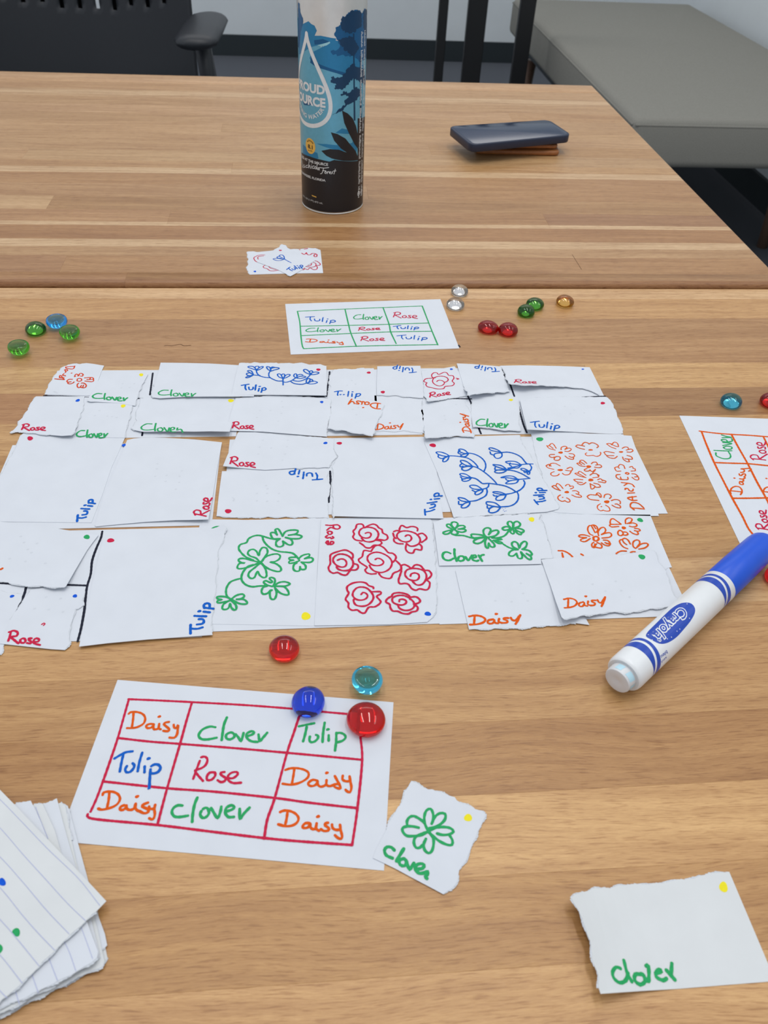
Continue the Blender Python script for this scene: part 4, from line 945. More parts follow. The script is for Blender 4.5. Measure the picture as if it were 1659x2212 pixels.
# --- loose pieces
PL = (800, 1680, 6.3808)
t = Card('paper_piece', OUT(PL, "560,55,t 600,60,t 650,78,t 700,118,t 850,160,t 1000,205,t 1090,250,t 1160,265,t 1190,312,t 1330,370,t 1450,435,t 1580,492,t 1560,580,t 1450,830,t 1390,960,t 1290,1180,t 1210,1340,t 1190,1440,t 1120,1530,t 1060,1560,t 1005,1605 800,1495 600,1390 350,1255 195,1180 35,1105 90,960 225,710,t 330,500,t 440,330,t 470,190,t 530,110,t"), 1.1,
         'loose torn piece with one green clover drawing, right of the red gridded card', 'paper', 'loose torn pieces')
t.draw('flower_drawing', PX(PL, "800,740 750,630 745,530 775,450 830,430 860,480 868,560 845,635;845,635 890,540 960,490 1030,500 1030,570 980,630 900,680 815,695;815,695 830,725 900,690 1020,680 1110,700 1145,745 1090,780 1000,790 920,770;1085,785 1130,860 1125,925 1060,925 960,880 880,820 810,760;820,760 870,850 865,960 840,1020 800,1040 750,1000 735,920 765,845;720,930 680,965 630,965 600,900 620,820 700,780 790,745;800,740 700,790 600,805 500,800 445,740 450,690 520,670 600,675 665,690;510,670 505,600 540,545 600,530 680,570 740,620"), 'green', 1.15)
t.draw('lettering', PX(PL, "330,1000 290,960 230,955 195,1000 220,1070 305,1110;460,980 400,1080 360,1150;460,1115 400,1140 410,1200 470,1215 500,1160 470,1120;500,1180 540,1265 575,1215 600,1180;640,1260 720,1250 740,1200 690,1185 630,1210 620,1270 680,1320 750,1310;750,1310 790,1290 785,1340 755,1360 780,1390"), 'green', 1.35)
t.dot(800 + 1347 / 6.38, 1680 + 552 / 6.38, 8.8, 8.0, 'yellow')
PB = (1230, 1880, 3.867)
t = Card('paper_piece', OUT(PB, "15,235,t 60,200,t 130,180,t 240,150,t 370,142,t 430,125,t 540,115,t 640,118,t 780,108,t 850,92,t 930,75,t 1000,70,t 1110,45,t 1220,22,t 1335,12 1440,260 1550,520 1660,780 1720,925 1300,958 900,990 600,1008 260,1032 245,985,t 240,870,t 190,700,t 170,580,t 130,470,t 90,370,t 60,310,t"), 0,
         'blank "Clover" piece with yellow dot, off-white, nearest the lower right corner', 'paper', 'loose torn pieces', mat='paper_warm', lifts=[(1420, 2010, 1262, 2020, 5.5, 0)])
t.draw('lettering', PX(PB, "425,820 390,810 360,850 370,900 420,940 470,920 490,860;455,755 480,850 520,930;600,870 550,870 545,920 590,955 630,930 620,880 600,865;620,885 660,930 660,800 640,800;720,860 770,845 750,830 725,850 725,890 780,920 810,905;810,835 850,880 880,915;855,780 850,860"), 'green', 1.35)
t.dot(1230 + 1287 / 3.867, 1880 + 140 / 3.867, 9, 11.8, 'yellow', -0.3)
FS = (520, 520, 8.7316)
t = Card('paper_piece', OUT(FS, "130,205,t 250,200,t 300,212,t 450,200,t 600,185,t 900,165,t 1000,155,t 1100,160,t 1180,150,t 1280,135,t 1400,140,t 1505,180 1530,400 1555,608 1000,615 500,628 175,638,t 150,590,t 115,550,t 125,480,t 150,440,t 135,380,t 150,340,t 125,270,t"), 0,
         'torn piece with rose drawings under the small tulip piece, on the far table', 'paper', 'torn pieces on the far table', z0=FZ + 0.25)
t.draw('flower_drawing', PX(FS, "455,268 380,268 310,285 250,320 265,370 310,402 380,410;430,288 350,295 320,320 330,350;480,455 430,480 435,510 500,530 550,565 620,570 700,560 760,560;520,470 550,510 640,540 740,545;1380,375 1440,390 1500,440 1480,465 1420,465;1370,410 1415,430 1410,480 1340,500 1230,490;1340,430 1320,465 1270,470;1425,475 1445,500 1430,540 1370,545 1310,515 1260,545 1200,525 1190,550 1145,545"), 'red', 0.8)
t.draw('lettering', PX(FS, "1150,235 1200,260 1240,225;1240,225 1260,262 1310,265 1350,240 1400,245;1400,245 1435,260 1430,300 1390,300 1385,270 1420,250;1105,170 1125,172;1200,160 1260,148"), 'red', 1.0)
t.dot(520 + 268 / 8.73, 520 + 580 / 8.73, 2.9, 1.8, 'dotblue')
t = Card('paper_piece', OUT(FS, "775,65,t 820,80,t 850,90,t 890,140,t 960,180,t 1020,210 1200,290 1405,370 1230,480 1150,550 1020,625 940,668,t 880,640 700,545 460,455 310,400 450,310 600,200,t 650,160,t 720,125,t"), 1.2,
         'small piece with one blue tulip lying crosswise over the rose piece, far table', 'paper', 'torn pieces on the far table', z0=FZ + 0.62)
t.draw('flower_drawing', PX(FS, "950,415 880,380 820,345;820,345 740,300 735,275 770,265 810,290 828,345;735,285 680,315 720,335;820,350 740,375 660,370 612,345 680,335 800,350;690,330 740,330 765,335"), 'blue', 0.9)
t.word('Tulip', FS, (850, 530), (1110, 425), (950, 610), 'blue', 1.1)
t.dot(520 + 747 / 8.73, 520 + 182 / 8.73, 3.4, 1.3, 'red')

# --- stack of ruled card halves at the lower left; each sheet its own thing
SG = 'stack of ruled card halves'
SC = (0, 1680, 4.1475)
sheets = [  # outline in crop coordinates, height of the top face in mm, label
 ("-300,520 300,590 520,640 700,1000 870,1180 962,1610,t 930,1660,t 560,1870,t 180,2050,t 0,2150,t -300,2290", 0.5, 'lowest ruled sheet of the stack at lower left, touching the wood'),
 ("-300,480 575,235,t 600,250,t 625,300 700,590 790,920 870,1210 940,1400 960,1500 942,1520,t 700,1680,t 300,1900,t -200,2150", 1.0, 'second ruled sheet from the bottom of the stack, its far corner ragged'),
 ("-300,420 540,225,t 560,235,t 585,255,t 640,560 700,820 780,1000 880,1380 935,1640,t 920,1690,t 700,1780,t 510,1880,t 180,2040,t 0,2150 -300,2300", 1.6, 'blank sheet low in the stack with a long lower edge, lower left'),
 ("-300,380 385,235,t 440,215,t 510,188 560,380 620,600 690,830 800,1200 890,1560 895,1600,t 850,1640,t 400,1880,t -200,2160", 2.3, 'sheet of the stack whose pointed far corner stands out farthest, lower left'),
 ("-300,360 300,245,t 380,232 430,340 490,470 545,660 650,900 760,1200 840,1500 850,1620,t 700,1720,t 530,1840,t 350,1930,t 160,2030,t -250,2230", 3.1, 'ruled sheet just below the upper ones, its corner between two blank ones'),
 ("-300,330 140,235,t 200,222,t 275,205 310,275 360,380 430,560 560,780 700,1050 800,1350 880,1560 870,1610,t 680,1740,t 515,1820,t 180,1990,t 0,2060,t -300,2200", 3.9, 'upper blank sheet of the stack, directly under the turned top one'),
 ("-420,-300 0,108 130,240 300,420 540,670 790,930 952,1105 860,1200,t 765,1285,t 630,1405,t 490,1550,t 350,1690,t 200,1830,t 60,1960,t -100,2090,t -300,2180 -800,1800 -900,400", 5.2, 'top ruled sheet of the stack, turned, with blue and green dots'),
]
cards = []
for i, (o_, zt, lb) in enumerate(sheets):
    c_ = Card('ruled_sheet', OUT(SC, o_), 0, lb, 'paper', SG, mat='paper_warm' if i % 2 == 0 else 'paper', z0=zt, jit=0.25)
    cards.append(c_)
top_ = cards[-1]
RL = ["-300,-80 0,195 200,400 430,640 700,900 895,1145", "-300,160 0,450 200,680 400,900 600,1120 765,1280", "-300,440 0,710 200,930 420,1190 620,1400",
      "-300,690 0,985 200,1230 350,1400 490,1545", "-300,960 0,1270 150,1440 350,1685", "-300,1300 0,1590 200,1840", "-300,1600 0,1910 65,1975"]
top_.draw('ruled_line', [PX(SC, l)[0] for l in RL], 'rule', 0.22)
top_.dot(20 / 4.1475, 1680 + 935 / 4.1475, 7.5, 9, 'dotblue', -0.5)
top_.dot(146 / 4.1475, 1680 + 1385 / 4.1475, 8.5, 9.4, 'green', -0.3)
top_.dot(-4, 1680 + 1535 / 4.1475, 9.5, 12, 'green', 0.3)
cards[5].draw('ruled_line', [PX(SC, l)[0] for l in ("700,1280 750,1400 830,1620", "560,1440 620,1560 680,1730", "420,1570 470,1700 515,1815", "270,1720 310,1830 345,1930", "130,1880 150,1950 175,2030")], 'rule', 0.22)
cards[4].draw('ruled_line', [PX(SC, l)[0] for l in ("318,262 370,400 430,545",)], 'rule', 0.28)

# ================================================================== glass gems
def gem_mat(name, col, dens):
    m, nt, b = nm(name)
    nt.nodes.remove(b)
    out = nt.nodes['Material Output']
    g = node(nt, 'ShaderNodeBsdfGlass'); g.inputs['IOR'].default_value = 1.5; g.inputs['Roughness'].default_value = 0.0
    g.inputs['Color'].default_value = (1, 1, 1, 1)
    v = node(nt, 'ShaderNodeVolumeAbsorption'); v.inputs['Color'].default_value = col; v.inputs['Density'].default_value = dens
    tr = node(nt, 'ShaderNodeBsdfTranslucent'); tr.inputs['Color'].default_value = tuple(c ** 0.8 for c in col[:3]) + (1,)
    mx = node(nt, 'ShaderNodeMixShader'); mx.inputs[0].default_value = 0.06
    nt.links.new(g.outputs[0], mx.inputs[1]); nt.links.new(tr.outputs[0], mx.inputs[2])
    nt.links.new(mx.outputs[0], out.inputs['Surface']); nt.links.new(v.outputs[0], out.inputs['Volume'])
    return m
G = {
 'red': gem_mat('red_glass', (0.96, 0.045, 0.015, 1), 260),
 'crimson': gem_mat('crimson_glass', (0.96, 0.015, 0.03, 1), 330),
 'green': gem_mat('green_glass', (0.34, 0.78, 0.08, 1), 210),
 'blue': gem_mat('cobalt_glass', (0.015, 0.36, 0.96, 1), 240),
 'teal': gem_mat('turquoise_glass', (0.06, 0.82, 0.94, 1), 150),
 'sky': gem_mat('sky_blue_glass', (0.08, 0.72, 0.98, 1), 180),
 'amber': gem_mat('amber_glass', (0.98, 0.72, 0.04, 1), 130),
 'clear': gem_mat('clear_glass', (0.95, 0.99, 0.98, 1), 12),
}
def gem(px, py, d, h, col, label, group=None, flip=False, zc=None, z=0.0, rz=0.0, sq=1.0, name='glass_gem', xy=None):
    """flattened glass drop: domed one side, flat the other; d diameter, h height in mm"""
    r = d / 2
    prof = []
    he = 0.36 * h                                        # height of the equator above the flat side
    rf = 0.70 * r
    for k in range(5):                                   # flat base out to its rounded edge
        prof.append((rf * k / 5, 0.0) if k else (0.0001, 0.0))
    for k in range(9):
        a = -math.pi / 2 + (math.pi / 2) * k / 8
        prof.append((rf + (r - rf) * math.cos(a) if k else rf, he + he * math.sin(a)))
    for k in range(1, 13):
        a = (math.pi / 2) * k / 12
        prof.append((max(r * math.cos(a) ** 0.92, 0.0001), he + (h - he) * math.sin(a) ** 1.05))
    if flip: prof = [(rr, h - zz) for rr, zz in reversed(prof)]
    c = at(px, py, h * 0.5 + z) if xy is None else Vector(xy)
    n = 44; rs = []
    ph = rnd.uniform(0, 6)
    for rr, zz in prof:
        ring = []
        for k in range(n):
            a = 2 * math.pi * k / n
            q = rr * (1 + 0.018 * math.sin(2 * a + ph) + 0.010 * math.sin(3 * a + ph * 2))
            x, y = q * math.cos(a), q * math.sin(a) * sq
            ring.append(((x * math.cos(rz) - y * math.sin(rz)) * MM, (x * math.sin(rz) + y * math.cos(rz)) * MM, zz * MM))
        rs.append(ring)
    mb = MB(); mb.rings(rs)
    o = mb.build(name, G[col], None, True, (c.x * MM, c.y * MM, TZ + (z + 0.03) * MM))
    return tag(o, label, 'glass gem', group)
gem(614, 1398, 14.4, 8.0, 'red', 'orange-red glass gem alone on the wood below the two flower cards')
gem(793, 1472, 14.4, 8.0, 'teal', 'turquoise glass gem on the wood just above the red gridded card', flip=True)
gem(666, 1513, 15.2, 8.6, 'blue', 'cobalt blue glass gem on the top edge of the red gridded card', z=0.27)
gem(791, 1551, 17.2, 8.2, 'crimson', 'large crimson glass gem on the corner of the red gridded card', z=0.27)
gem(41, 753, 14.8, 8.4, 'green', 'green glass gem farthest left, its flat side up', flip=True)
gem(76, 708, 15.0, 8.0, 'green', 'green glass gem domed side up, left of the sky blue gem')
gem(123, 696, 15.0, 8.2, 'sky', 'sky blue glass gem between green gems at left', flip=True)
gem(151, 720, 14.6, 8.2, 'green', 'green glass gem flat side up, right of and below the sky blue gem', flip=True)
gem(984, 655, 14.8, 7.6, 'clear', 'clear glass gem on the near table, below the other clear gem')
gem(985, 628, 14.4, 7.6, 'clear', 'clear glass gem at the joint between the two tables', xy=(123.2, 602.2))
gem(1055, 705, 16.2, 8.0, 'red', 'red glass gem, left of the touching red pair', rz=-0.5, sq=0.86)
gem(1098, 710, 15.0, 8.4, 'red', 'red glass gem, right of the touching red pair')
gem(1156, 655, 14.8, 7.8, 'green', 'green glass gem, the farther of the touching green pair at right')
gem(1137, 670, 14.2, 8.2, 'green', 'green glass gem, the nearer of the touching green pair at right')
gem(1221, 649, 14.8, 7.8, 'amber', 'amber yellow glass gem right of the green pair')
gem(1581, 864, 14.6, 8.2, 'teal', 'turquoise glass gem above the orange gridded card at right')
gem(1666, 863, 14.6, 8.2, 'red', 'red glass gem cut by the right edge of the picture, beside the turquoise gem')
gem(1684, 1243, 14.6, 8.2, 'red', 'red glass gem at the right picture edge beside the marker cap')

# ================================================================== marker pen lying on the table
M['mwhite'] = simple('marker_white_plastic', (0.80, 0.82, 0.83), 0.32, var=0.01)
M['mblue'] = simple('marker_cap_blue', rgb(18, 84, 210), 0.35, var=0.02)
M['mprint'] = simple('marker_print_blue', rgb(26, 70, 176), 0.32, var=0.03)
M['mplug'] = simple('marker_plug_translucent', (0.70, 0.71, 0.72), 0.4, var=0.02)
M['mwick'] = simple('marker_wick_tint', rgb(186, 222, 236), 0.5, var=0.05)
MR = 9.1
ma = math.radians(38.0); MD = Vector((math.cos(ma), math.sin(ma))); MN = Vector((-MD.y, MD.x)); MO = 79.5
marker = empty('marker_pen', (MD.x * 240 * MM + MN.x * MO * MM, MD.y * 240 * MM + MN.y * MO * MM, TZ), 'white marker pen with blue cap and blue oval logo, lying across the cards at right', 'marker')
def mloc(s_, r, th):
    """point at distance s along the pen, radius r, angle th (0 = up, positive towards the camera side)"""
    lat = -math.sin(th) * r
    return Vector(((MD.x * (s_ - 240) + MN.x * lat) * MM, (MD.y * (s_ - 240) + MN.y * lat) * MM, (MR + math.cos(th) * r) * MM))
def mturn(prof, name, mat, parent=None, n=48):
    rs = [[mloc(s_, r, 2 * math.pi * k / n) for k in range(n)] for s_, r in prof]
    mb = MB(); mb.rings(rs)
    o = mb.build(name, M[mat], parent or marker, True)
    m = o.modifiers.new('edge', 'EDGE_SPLIT'); m.split_angle = math.radians(40)
    return o
mturn([(240.6, 7.4), (240.2, 8.2), (240.8, 8.8), (242, MR - 0.05), (244, MR), (325.5, MR), (325.9, MR - 0.3)], 'barrel', 'mwhite')
mturn([(325.6, MR - 0.25), (326.0, MR - 0.05), (345, MR - 0.05), (368, MR - 0.5), (372, MR - 1.0), (374.4, MR - 2.2), (375.2, MR - 4.2), (375.2, 0.05)], 'cap', 'mblue')
mturn([(240.6, 6.6), (235.8, 6.5), (235.2, 6.2), (235.0, 5.6), (235.25, 2.2), (235.7, 0.05)], 'end_plug', 'mplug')
def mS(s_, q, off=0.04):      # q = arc length around the barrel, mm
    return mloc(s_, MR + off, q / MR)
def mpx(px, py):
    """pixel -> (s, q) on the barrel"""
    d = ray(px, py); o = Vector((0, 0, CH))
    # barrel axis point A, direction D3
    A = Vector((MN.x * MO, MN.y * MO, MR)); D3 = Vector((MD.x, MD.y, 0)); U3 = Vector((0, 0, 1)); N3 = Vector((MN.x, MN.y, 0))
    oc = o - A
    a = d.dot(N3) ** 2 + d.z ** 2; b = 2 * (oc.dot(N3) * d.dot(N3) + oc.z * d.z); c = oc.dot(N3) ** 2 + oc.z ** 2 - MR ** 2
    disc_ = b * b - 4 * a * c
    t = (-b - math.sqrt(max(disc_, 0))) / (2 * a)
    p = oc + d * t
    return (p.dot(D3), math.atan2(-p.dot(N3), p.z) * MR)
def band(s0, name='printed_band'):
    mb = MB()
    # two blue sweeps with a white wave between them, wrapped round the barrel
    n = 60; q0 = -MR * 1.75; q1 = MR * 2.3
    def e(q, k):
        x = (q - q0) / (q1 - q0)
        wv = 2.6 * math.sin(math.pi * 2 * x * 0.9 - 0.6)
        return {0: s0 - 1.6, 1: s0 + 1.2 + wv * 0.9 - 0.6, 2: s0 + 2.7 + wv * 0.9 - 0.6, 3: s0 + 4.9 + 0.5 * wv}[k]
    for k in (0, 2):
        kk = len(mb.v)
        for i in range(n + 1):
            q = q0 + (q1 - q0) * i / n
            a = e(q, k); b = max(e(q, k + 1), a + 0.15)
            mb.v.append(mS(a, q)); mb.v.append(mS(b, q))
        for i in range(n): mb.f.append((kk + 2 * i, kk + 2 * i + 1, kk + 2 * i + 3, kk + 2 * i + 2))
    mb.build(name, M['mprint'], marker)
band(252.3); band(316.4)
mc = (1310, 1240, 6.636)
mb = MB()
oval = [mpx(*p[:2]) for p in PX(mc, "566,880 600,820 720,700 830,590 940,490 1040,430 1140,408 1220,425 1268,490 1262,570 1200,680 1110,790 1010,900 900,975 800,1002 720,985 640,940 585,910")[0]]
fill(mb, smooth_line(oval + [oval[0]], 1.0)[:-1], lambda a, b: mS(a, b, 0.04), 1.1)
logo = mb.build('logo_oval', M['mprint'], marker)
def text_polys(txt, bold=0.0, extr=0):
    cu = bpy.data.curves.new('t', 'FONT'); cu.body = txt; cu.offset = bold; cu.resolution_u = 3
    o = bpy.data.objects.new('t', cu); COL.objects.link(o)
    dg = bpy.context.evaluated_depsgraph_get()
    me = bpy.data.meshes.new_from_object(o.evaluated_get(dg))
    vs = [(v.co.x, v.co.y) for v in me.vertices]; fs = [tuple(p.vertices) for p in me.polygons]
    bpy.data.objects.remove(o); bpy.data.curves.remove(cu); bpy.data.meshes.remove(me)
    return vs, fs
def text_on(txt, mapf, bold=0.0):
    """mapf takes text coordinates normalised to width 0..1, height 0..1"""
    vs, fs = text_polys(txt, bold)
    v0, _ = text_polys(txt, 0.0)
    x0 = min(v[0] for v in v0); x1 = max(v[0] for v in v0)
    # cut the letters finely so that they follow the curved surface
    bm = bmesh.new()
    bv = [bm.verts.new((v[0], v[1], 0)) for v in vs]
    for f in fs:
        try: bm.faces.new([bv[i] for i in f])
        except ValueError: pass
    bmesh.ops.triangulate(bm, faces=bm.faces[:])
    P_ = lambda v: mapf((v.co.x - x0) / (x1 - x0), v.co.y / 0.73)
    for _ in range(4):
        long_ = [e for e in bm.edges if (P_(e.verts[0]) - P_(e.verts[1])).length > 1.1 * MM]
        if not long_: break
        bmesh.ops.subdivide_edges(bm, edges=long_, cuts=1)
        bmesh.ops.triangulate(bm, faces=[f for f in bm.faces if len(f.verts) > 3])
    bm.verts.index_update()
    vs = [(v.co.x, v.co.y) for v in bm.verts]; fs = [tuple(v.index for v in f.verts) for f in bm.faces]
    bm.free()
    mb = MB()
    mb.v = [mapf((v[0] - x0) / (x1 - x0), v[1] / 0.73) for v in vs]; mb.f = fs
    return mb
def mword(txt, A, B, H, bold, off, mat, name, par):
    a, b, h = Vector(mpx(*A)), Vector(mpx(*B)), Vector(mpx(*H))
    f = lambda x, y: (lambda p: mS(p.x, p.y, off))(a + (b - a) * x + (h - a) * y)
    mbt = text_on(txt, f, bold)
    return mbt.build(name, M[mat], par)
def mp(x, y): return (mc[0] + x / mc[2], mc[1] + y / mc[2])
# word runs from upper right (C) to lower left (a); letter tops towards the lower right
mword('Crayola', mp(1060, 470), mp(660, 860), mp(1175, 590), 0.075, 0.09, 'mwhite', 'logo_lettering_outline', logo)
mword('Crayola', mp(1060, 470), mp(660, 860), mp(1175, 590), 0.012, 0.13, 'mprint', 'logo_lettering', logo)
mword('R', mp(775, 925), mp(738, 955), mp(790, 955), 0.0, 0.11, 'mwhite', 'registered_mark', logo)
mb = MB(); mb.flat = False; a = Vector(mpx(*mp(757, 945)))
ribbon(mb, [a + Vector((0.95 * math.cos(t * 0.4), 0.95 * math.sin(t * 0.4))) for t in range(17)], 0.09, lambda x, y: mS(x, y, 0.11))
mb.build('registered_ring', M['mwhite'], logo)
mb = MB()
for x, y in ((1155, 430), (1188, 635), (872, 930), (930, 905), (1010, 820), (1050, 790), (600, 870), (655, 945)):
    q = mpx(*mp(x, y)); disc(mb, q, 0.22, 0.3, 0, lambda x, y: mS(x, y, 0.11), 8)
mb.build('logo_bubbles', M['mwhite'], logo)
mword('bleu', mp(862, 1090), mp(775, 1170), mp(880, 1140), 0.01, 0.06, 'mprint', 'colour_name', marker)
mword('azul', mp(858, 1180), mp(785, 1250), mp(868, 1208), 0.0, 0.06, 'mprint', 'colour_name', marker)
mb = MB()
for k0, k1 in ((0.3, 1.0), (1.35, 1.9), (-0.6, -0.1)):
    kk = len(mb.v); n = 8
    for i in range(n + 1):
        th = k0 + (k1 - k0) * i / n
        mb.v.append(mloc(236.2, 6.58, th)); mb.v.append(mloc(239.6, 6.66, th + 0.1))
    for i in range(n): mb.f.append((kk + 2 * i, kk + 2 * i + 1, kk + 2 * i + 3, kk + 2 * i + 2))
mb.build('wick_window', M['mwick'], marker)

# ================================================================== water bottle
BX, BY, BR = 24.0 * FK, 795.0 * FK, 29.7
M['alu'] = simple('brushed_aluminium', (0.72, 0.72, 0.69), 0.38, 0.85, var=0.04, scale=120)
def pr(name, c, rough=0.34, metal=0.35): return simple(name, rgb(*c), rough, metal, var=0.04, scale=300)
M['b_sky'] = pr('label_sky_blue', (104, 176, 204)); M['b_mid'] = pr('label_mid_blue', (42, 130, 178))
M['b_deep'] = pr('label_deep_blue', (20, 92, 142)); M['b_navy'] = pr('label_navy', (18, 62, 98))
M['b_black'] = pr('label_black', (16, 18, 26), 0.36, 0.0); M['b_white'] = pr('label_pale_print', (226, 232, 234), 0.4, 0.2)
M['b_gold'] = pr('label_gold', (232, 184, 82), 0.4, 0.1); M['b_light'] = pr('label_light_blue', (160, 214, 226))
bottle = empty('water_bottle', (BX * MM, BY * MM, TZ + FZ * MM), 'tall aluminium water bottle with blue forest print and white drop outline, on the far table', 'bottle')
mb = MB(); mb.lathe([(0.0001, 0.9 * MM)] + [(r * 0.99 * MM, z * MM) for r, z in ((26.5, 0.4), (28, 0.1), (29.2, 0.5), (29.85, 1.6), (30, 3), (30, 178), (29.6, 184), (28.2, 190), (25, 196), (21, 201), (17.5, 206), (15.5, 211), (15.0, 216))] + [(0.0001, 216 * MM)], 72)
mb.build('body', M['alu'], bottle, True)
mb = MB(); mb.lathe([(r * MM, z * MM) for r, z in ((0.01, 216), (15.8, 216.2), (16.2, 217), (16.2, 232), (15.6, 233), (0.01, 233))], 48)
mb.build('screw_cap', M['alu'], bottle, True)
mb = MB(); mb.lathe([(r * 0.99 * MM, z * MM) for r, z in ((28.3, 0.3), (29.6, 0.05), (30.15, 0.5), (30.15, 1.1), (29.9, 1.4))], 72)
mb.build('base_rim', M['alu'], bottle, True)
b0 = math.atan2(-BY, -BX)
def bS(q, z, off=0.05):
    a = b0 + q / BR; r = BR + off
    return Vector((r * math.cos(a) * MM, r * math.sin(a) * MM, z * MM))
def bpx(px, py):
    d = ray(px, py); o = Vector((0 - BX, 0 - BY, CH - FZ))
    a = d.x ** 2 + d.y ** 2; b = 2 * (o.x * d.x + o.y * d.y); c = o.x ** 2 + o.y ** 2 - BR ** 2
    ds = b * b - 4 * a * c
    if ds < 0:
        ds = 0
    t = (-b - math.sqrt(ds)) / (2 * a); p = o + d * t
    an = (math.atan2(p.y, p.x) - b0 + math.pi) % (2 * math.pi) - math.pi
    return Vector((an * BR, p.z))
BC = (500, 0, 4.1475)
def bfill(name, txt, mat, off, par=bottle, ext=None, leafy=0.0):
    mb = MB()
    for l in PX(BC, txt):
        q = [bpx(p[0], p[1]) for p in l]
        if leafy:
            r_ = random.Random(len(txt)); o_ = []
            for i in range(len(q)):
                a, b = q[i], q[(i + 1) % len(q)]
                n_ = max(1, int((b - a).length / 1.0))
                nr_ = Vector((-(b - a).y, (b - a).x)).normalized()
                o_ += [a.lerp(b, k / n_) + nr_ * (r_.uniform(-1, 1) * leafy if k else 0) for k in range(n_)]
            q = o_
        fill(mb, q, lambda a, b: bS(a, b, off), 1.3)
    return mb.build(name, M[mat], par)
def rect_wrap(name, z0, z1f, mat, off, q0=-94.2, q1=94.2, z0f=None):
    n = 160; mb = MB()
    for i in range(n + 1):
        q = q0 + (q1 - q0) * i / n
        mb.v.append(bS(q, z0 if z0f is None else z0f(q), off)); mb.v.append(bS(q, z1f(q), off))
    mb.f = [(2 * i, 2 * i + 2, 2 * i + 3, 2 * i + 1) for i in range(n)]
    return mb.build(name, M[mat], bottle)
# printed sleeve: sky blue ground, wavy upper tree line, black foot
def treeline(q):
    L = [(-94, 168), (-60, 175), (-52, 176), (-47, 172), (-43, 168), (-41, 158), (-36, 159), (-33, 154), (-27, 155), (-24, 151), (-19, 150), (-16, 144), (-10, 142), (-2, 142), (2, 139.5), (8, 139), (9, 142), (94, 150)]
    for i in range(len(L) - 1):
        if L[i][0] <= q <= L[i + 1][0]:
            t = (q - L[i][0]) / (L[i + 1][0] - L[i][0]); return L[i][1] * (1 - t) + L[i + 1][1] * t + 0.7 * math.sin(q * 2.1)
    return 150
def foot(q): return 36.5 - 0.10 * (q + 40) + 0.8 * math.sin(q * 0.5)
sleeve = rect_wrap('printed_sleeve', 30, lambda q: treeline(q), 'b_sky', 0.03)
rect_wrap('printed_foot', 2.2, foot, 'b_black', 0.07)
# artwork traced on the visible side (crop coordinates of the bottle)
bfill('river_bank', "600,330 640,215 690,190 715,215 745,230 765,275 745,320 800,320 850,330 900,340 940,345 925,375 800,400 720,420 640,470 606,490", 'b_mid', 0.06, sleeve)
bfill('river_bank', "598,20 610,30 618,110 640,160 640,215 620,300 608,440 598,420", 'b_deep', 0.09, sleeve, leafy=0.6)
bfill('river_bank', "700,520 720,470 800,430 870,390 930,360 1000,380 1090,430 1160,520 1200,700 1200,760 1080,690 960,650 860,615 780,590 720,570", 'b_mid', 0.06, sleeve)
bfill('river_shade', "720,500 735,540 790,575 880,610 980,640 1060,660 1050,690 940,655 840,625 760,600 705,560", 'b_deep', 0.09, sleeve)
bfill('river_shade', "740,360 820,350 880,372 850,385 790,395 745,400;640,910 700,895 730,925 700,945 650,940", 'b_deep', 0.09, sleeve)
bfill('river_light', "770,405 820,392 860,380 880,372 885,385 850,408 800,415", 'b_light', 0.10, sleeve)
bfill('water_ripple', "930,1190 990,1150 1060,1165 1100,1190 1040,1200;760,1285 850,1290 950,1300 1080,1280 1100,1240 1130,1300 1120,1360 980,1350 850,1320;640,1290 700,1340 770,1370 780,1420 700,1430 640,1380", 'b_mid', 0.06, sleeve)
bfill('tree_crown', "920,300 945,240 975,220 990,160 1030,130 1060,110 1100,90 1140,95 1165,120 1190,75 1212,100 1212,500 1150,560 1100,500 1060,510 1000,490 960,500 900,480 890,455 940,450 970,420 960,390 940,340", 'b_deep', 0.09, sleeve, leafy=1.0)
bfill('tree_crown', "975,215 990,160 1040,130 1090,92 1140,95 1165,130 1165,230 1130,260 1080,300 1040,290 1000,280;1185,90 1212,80 1212,330 1190,300 1178,200;960,350 1010,340 1060,320 1110,360 1140,440 1090,500 1040,470 990,420;1010,660 1040,610 1080,570 1130,600 1190,620 1195,760 1140,720 1090,700 1040,760 1000,800 920,790 940,760 890,740 900,710 890,690 950,690 980,690", 'b_navy', 0.13, sleeve, leafy=1.0)
bfill('tree_crown', "975,850 1010,815 1060,830 1110,780 1150,800 1150,860 1110,900 1060,930 1020,960 980,1000 900,1025 950,990 1020,930 1010,900 1050,870 1010,850", 'b_navy', 0.13, sleeve, leafy=1.0)
bfill('tree_trunk', "1088,300 1100,300 1104,700 1110,1080 1095,1080 1092,700;1150,500 1162,500 1165,1100 1150,1100", 'b_navy', 0.13, sleeve)
bfill('dark_frond', "990,990 1040,1015 1085,1060 1115,1130 1130,1200 1130,1330 1100,1290 1050,1190 1010,1100;890,1185 950,1200 1020,1240 1060,1290 1110,1350 1130,1400 1060,1385 980,1330 920,1260;805,1350 880,1335 960,1340 1060,1375 1130,1400 1130,1435 1000,1440 900,1420 850,1395;1130,1060 1200,1040 1190,1500 1130,1500", 'b_black', 0.17, sleeve)
bfill('dark_bank', "630,1365 700,1400 800,1430 900,1450 1000,1480 1130,1510 1185,1480 1185,1560 630,1560;870,1450 920,1432 1130,1440 1185,1440 1185,1520 1000,1490", 'b_black', 0.14, sleeve)
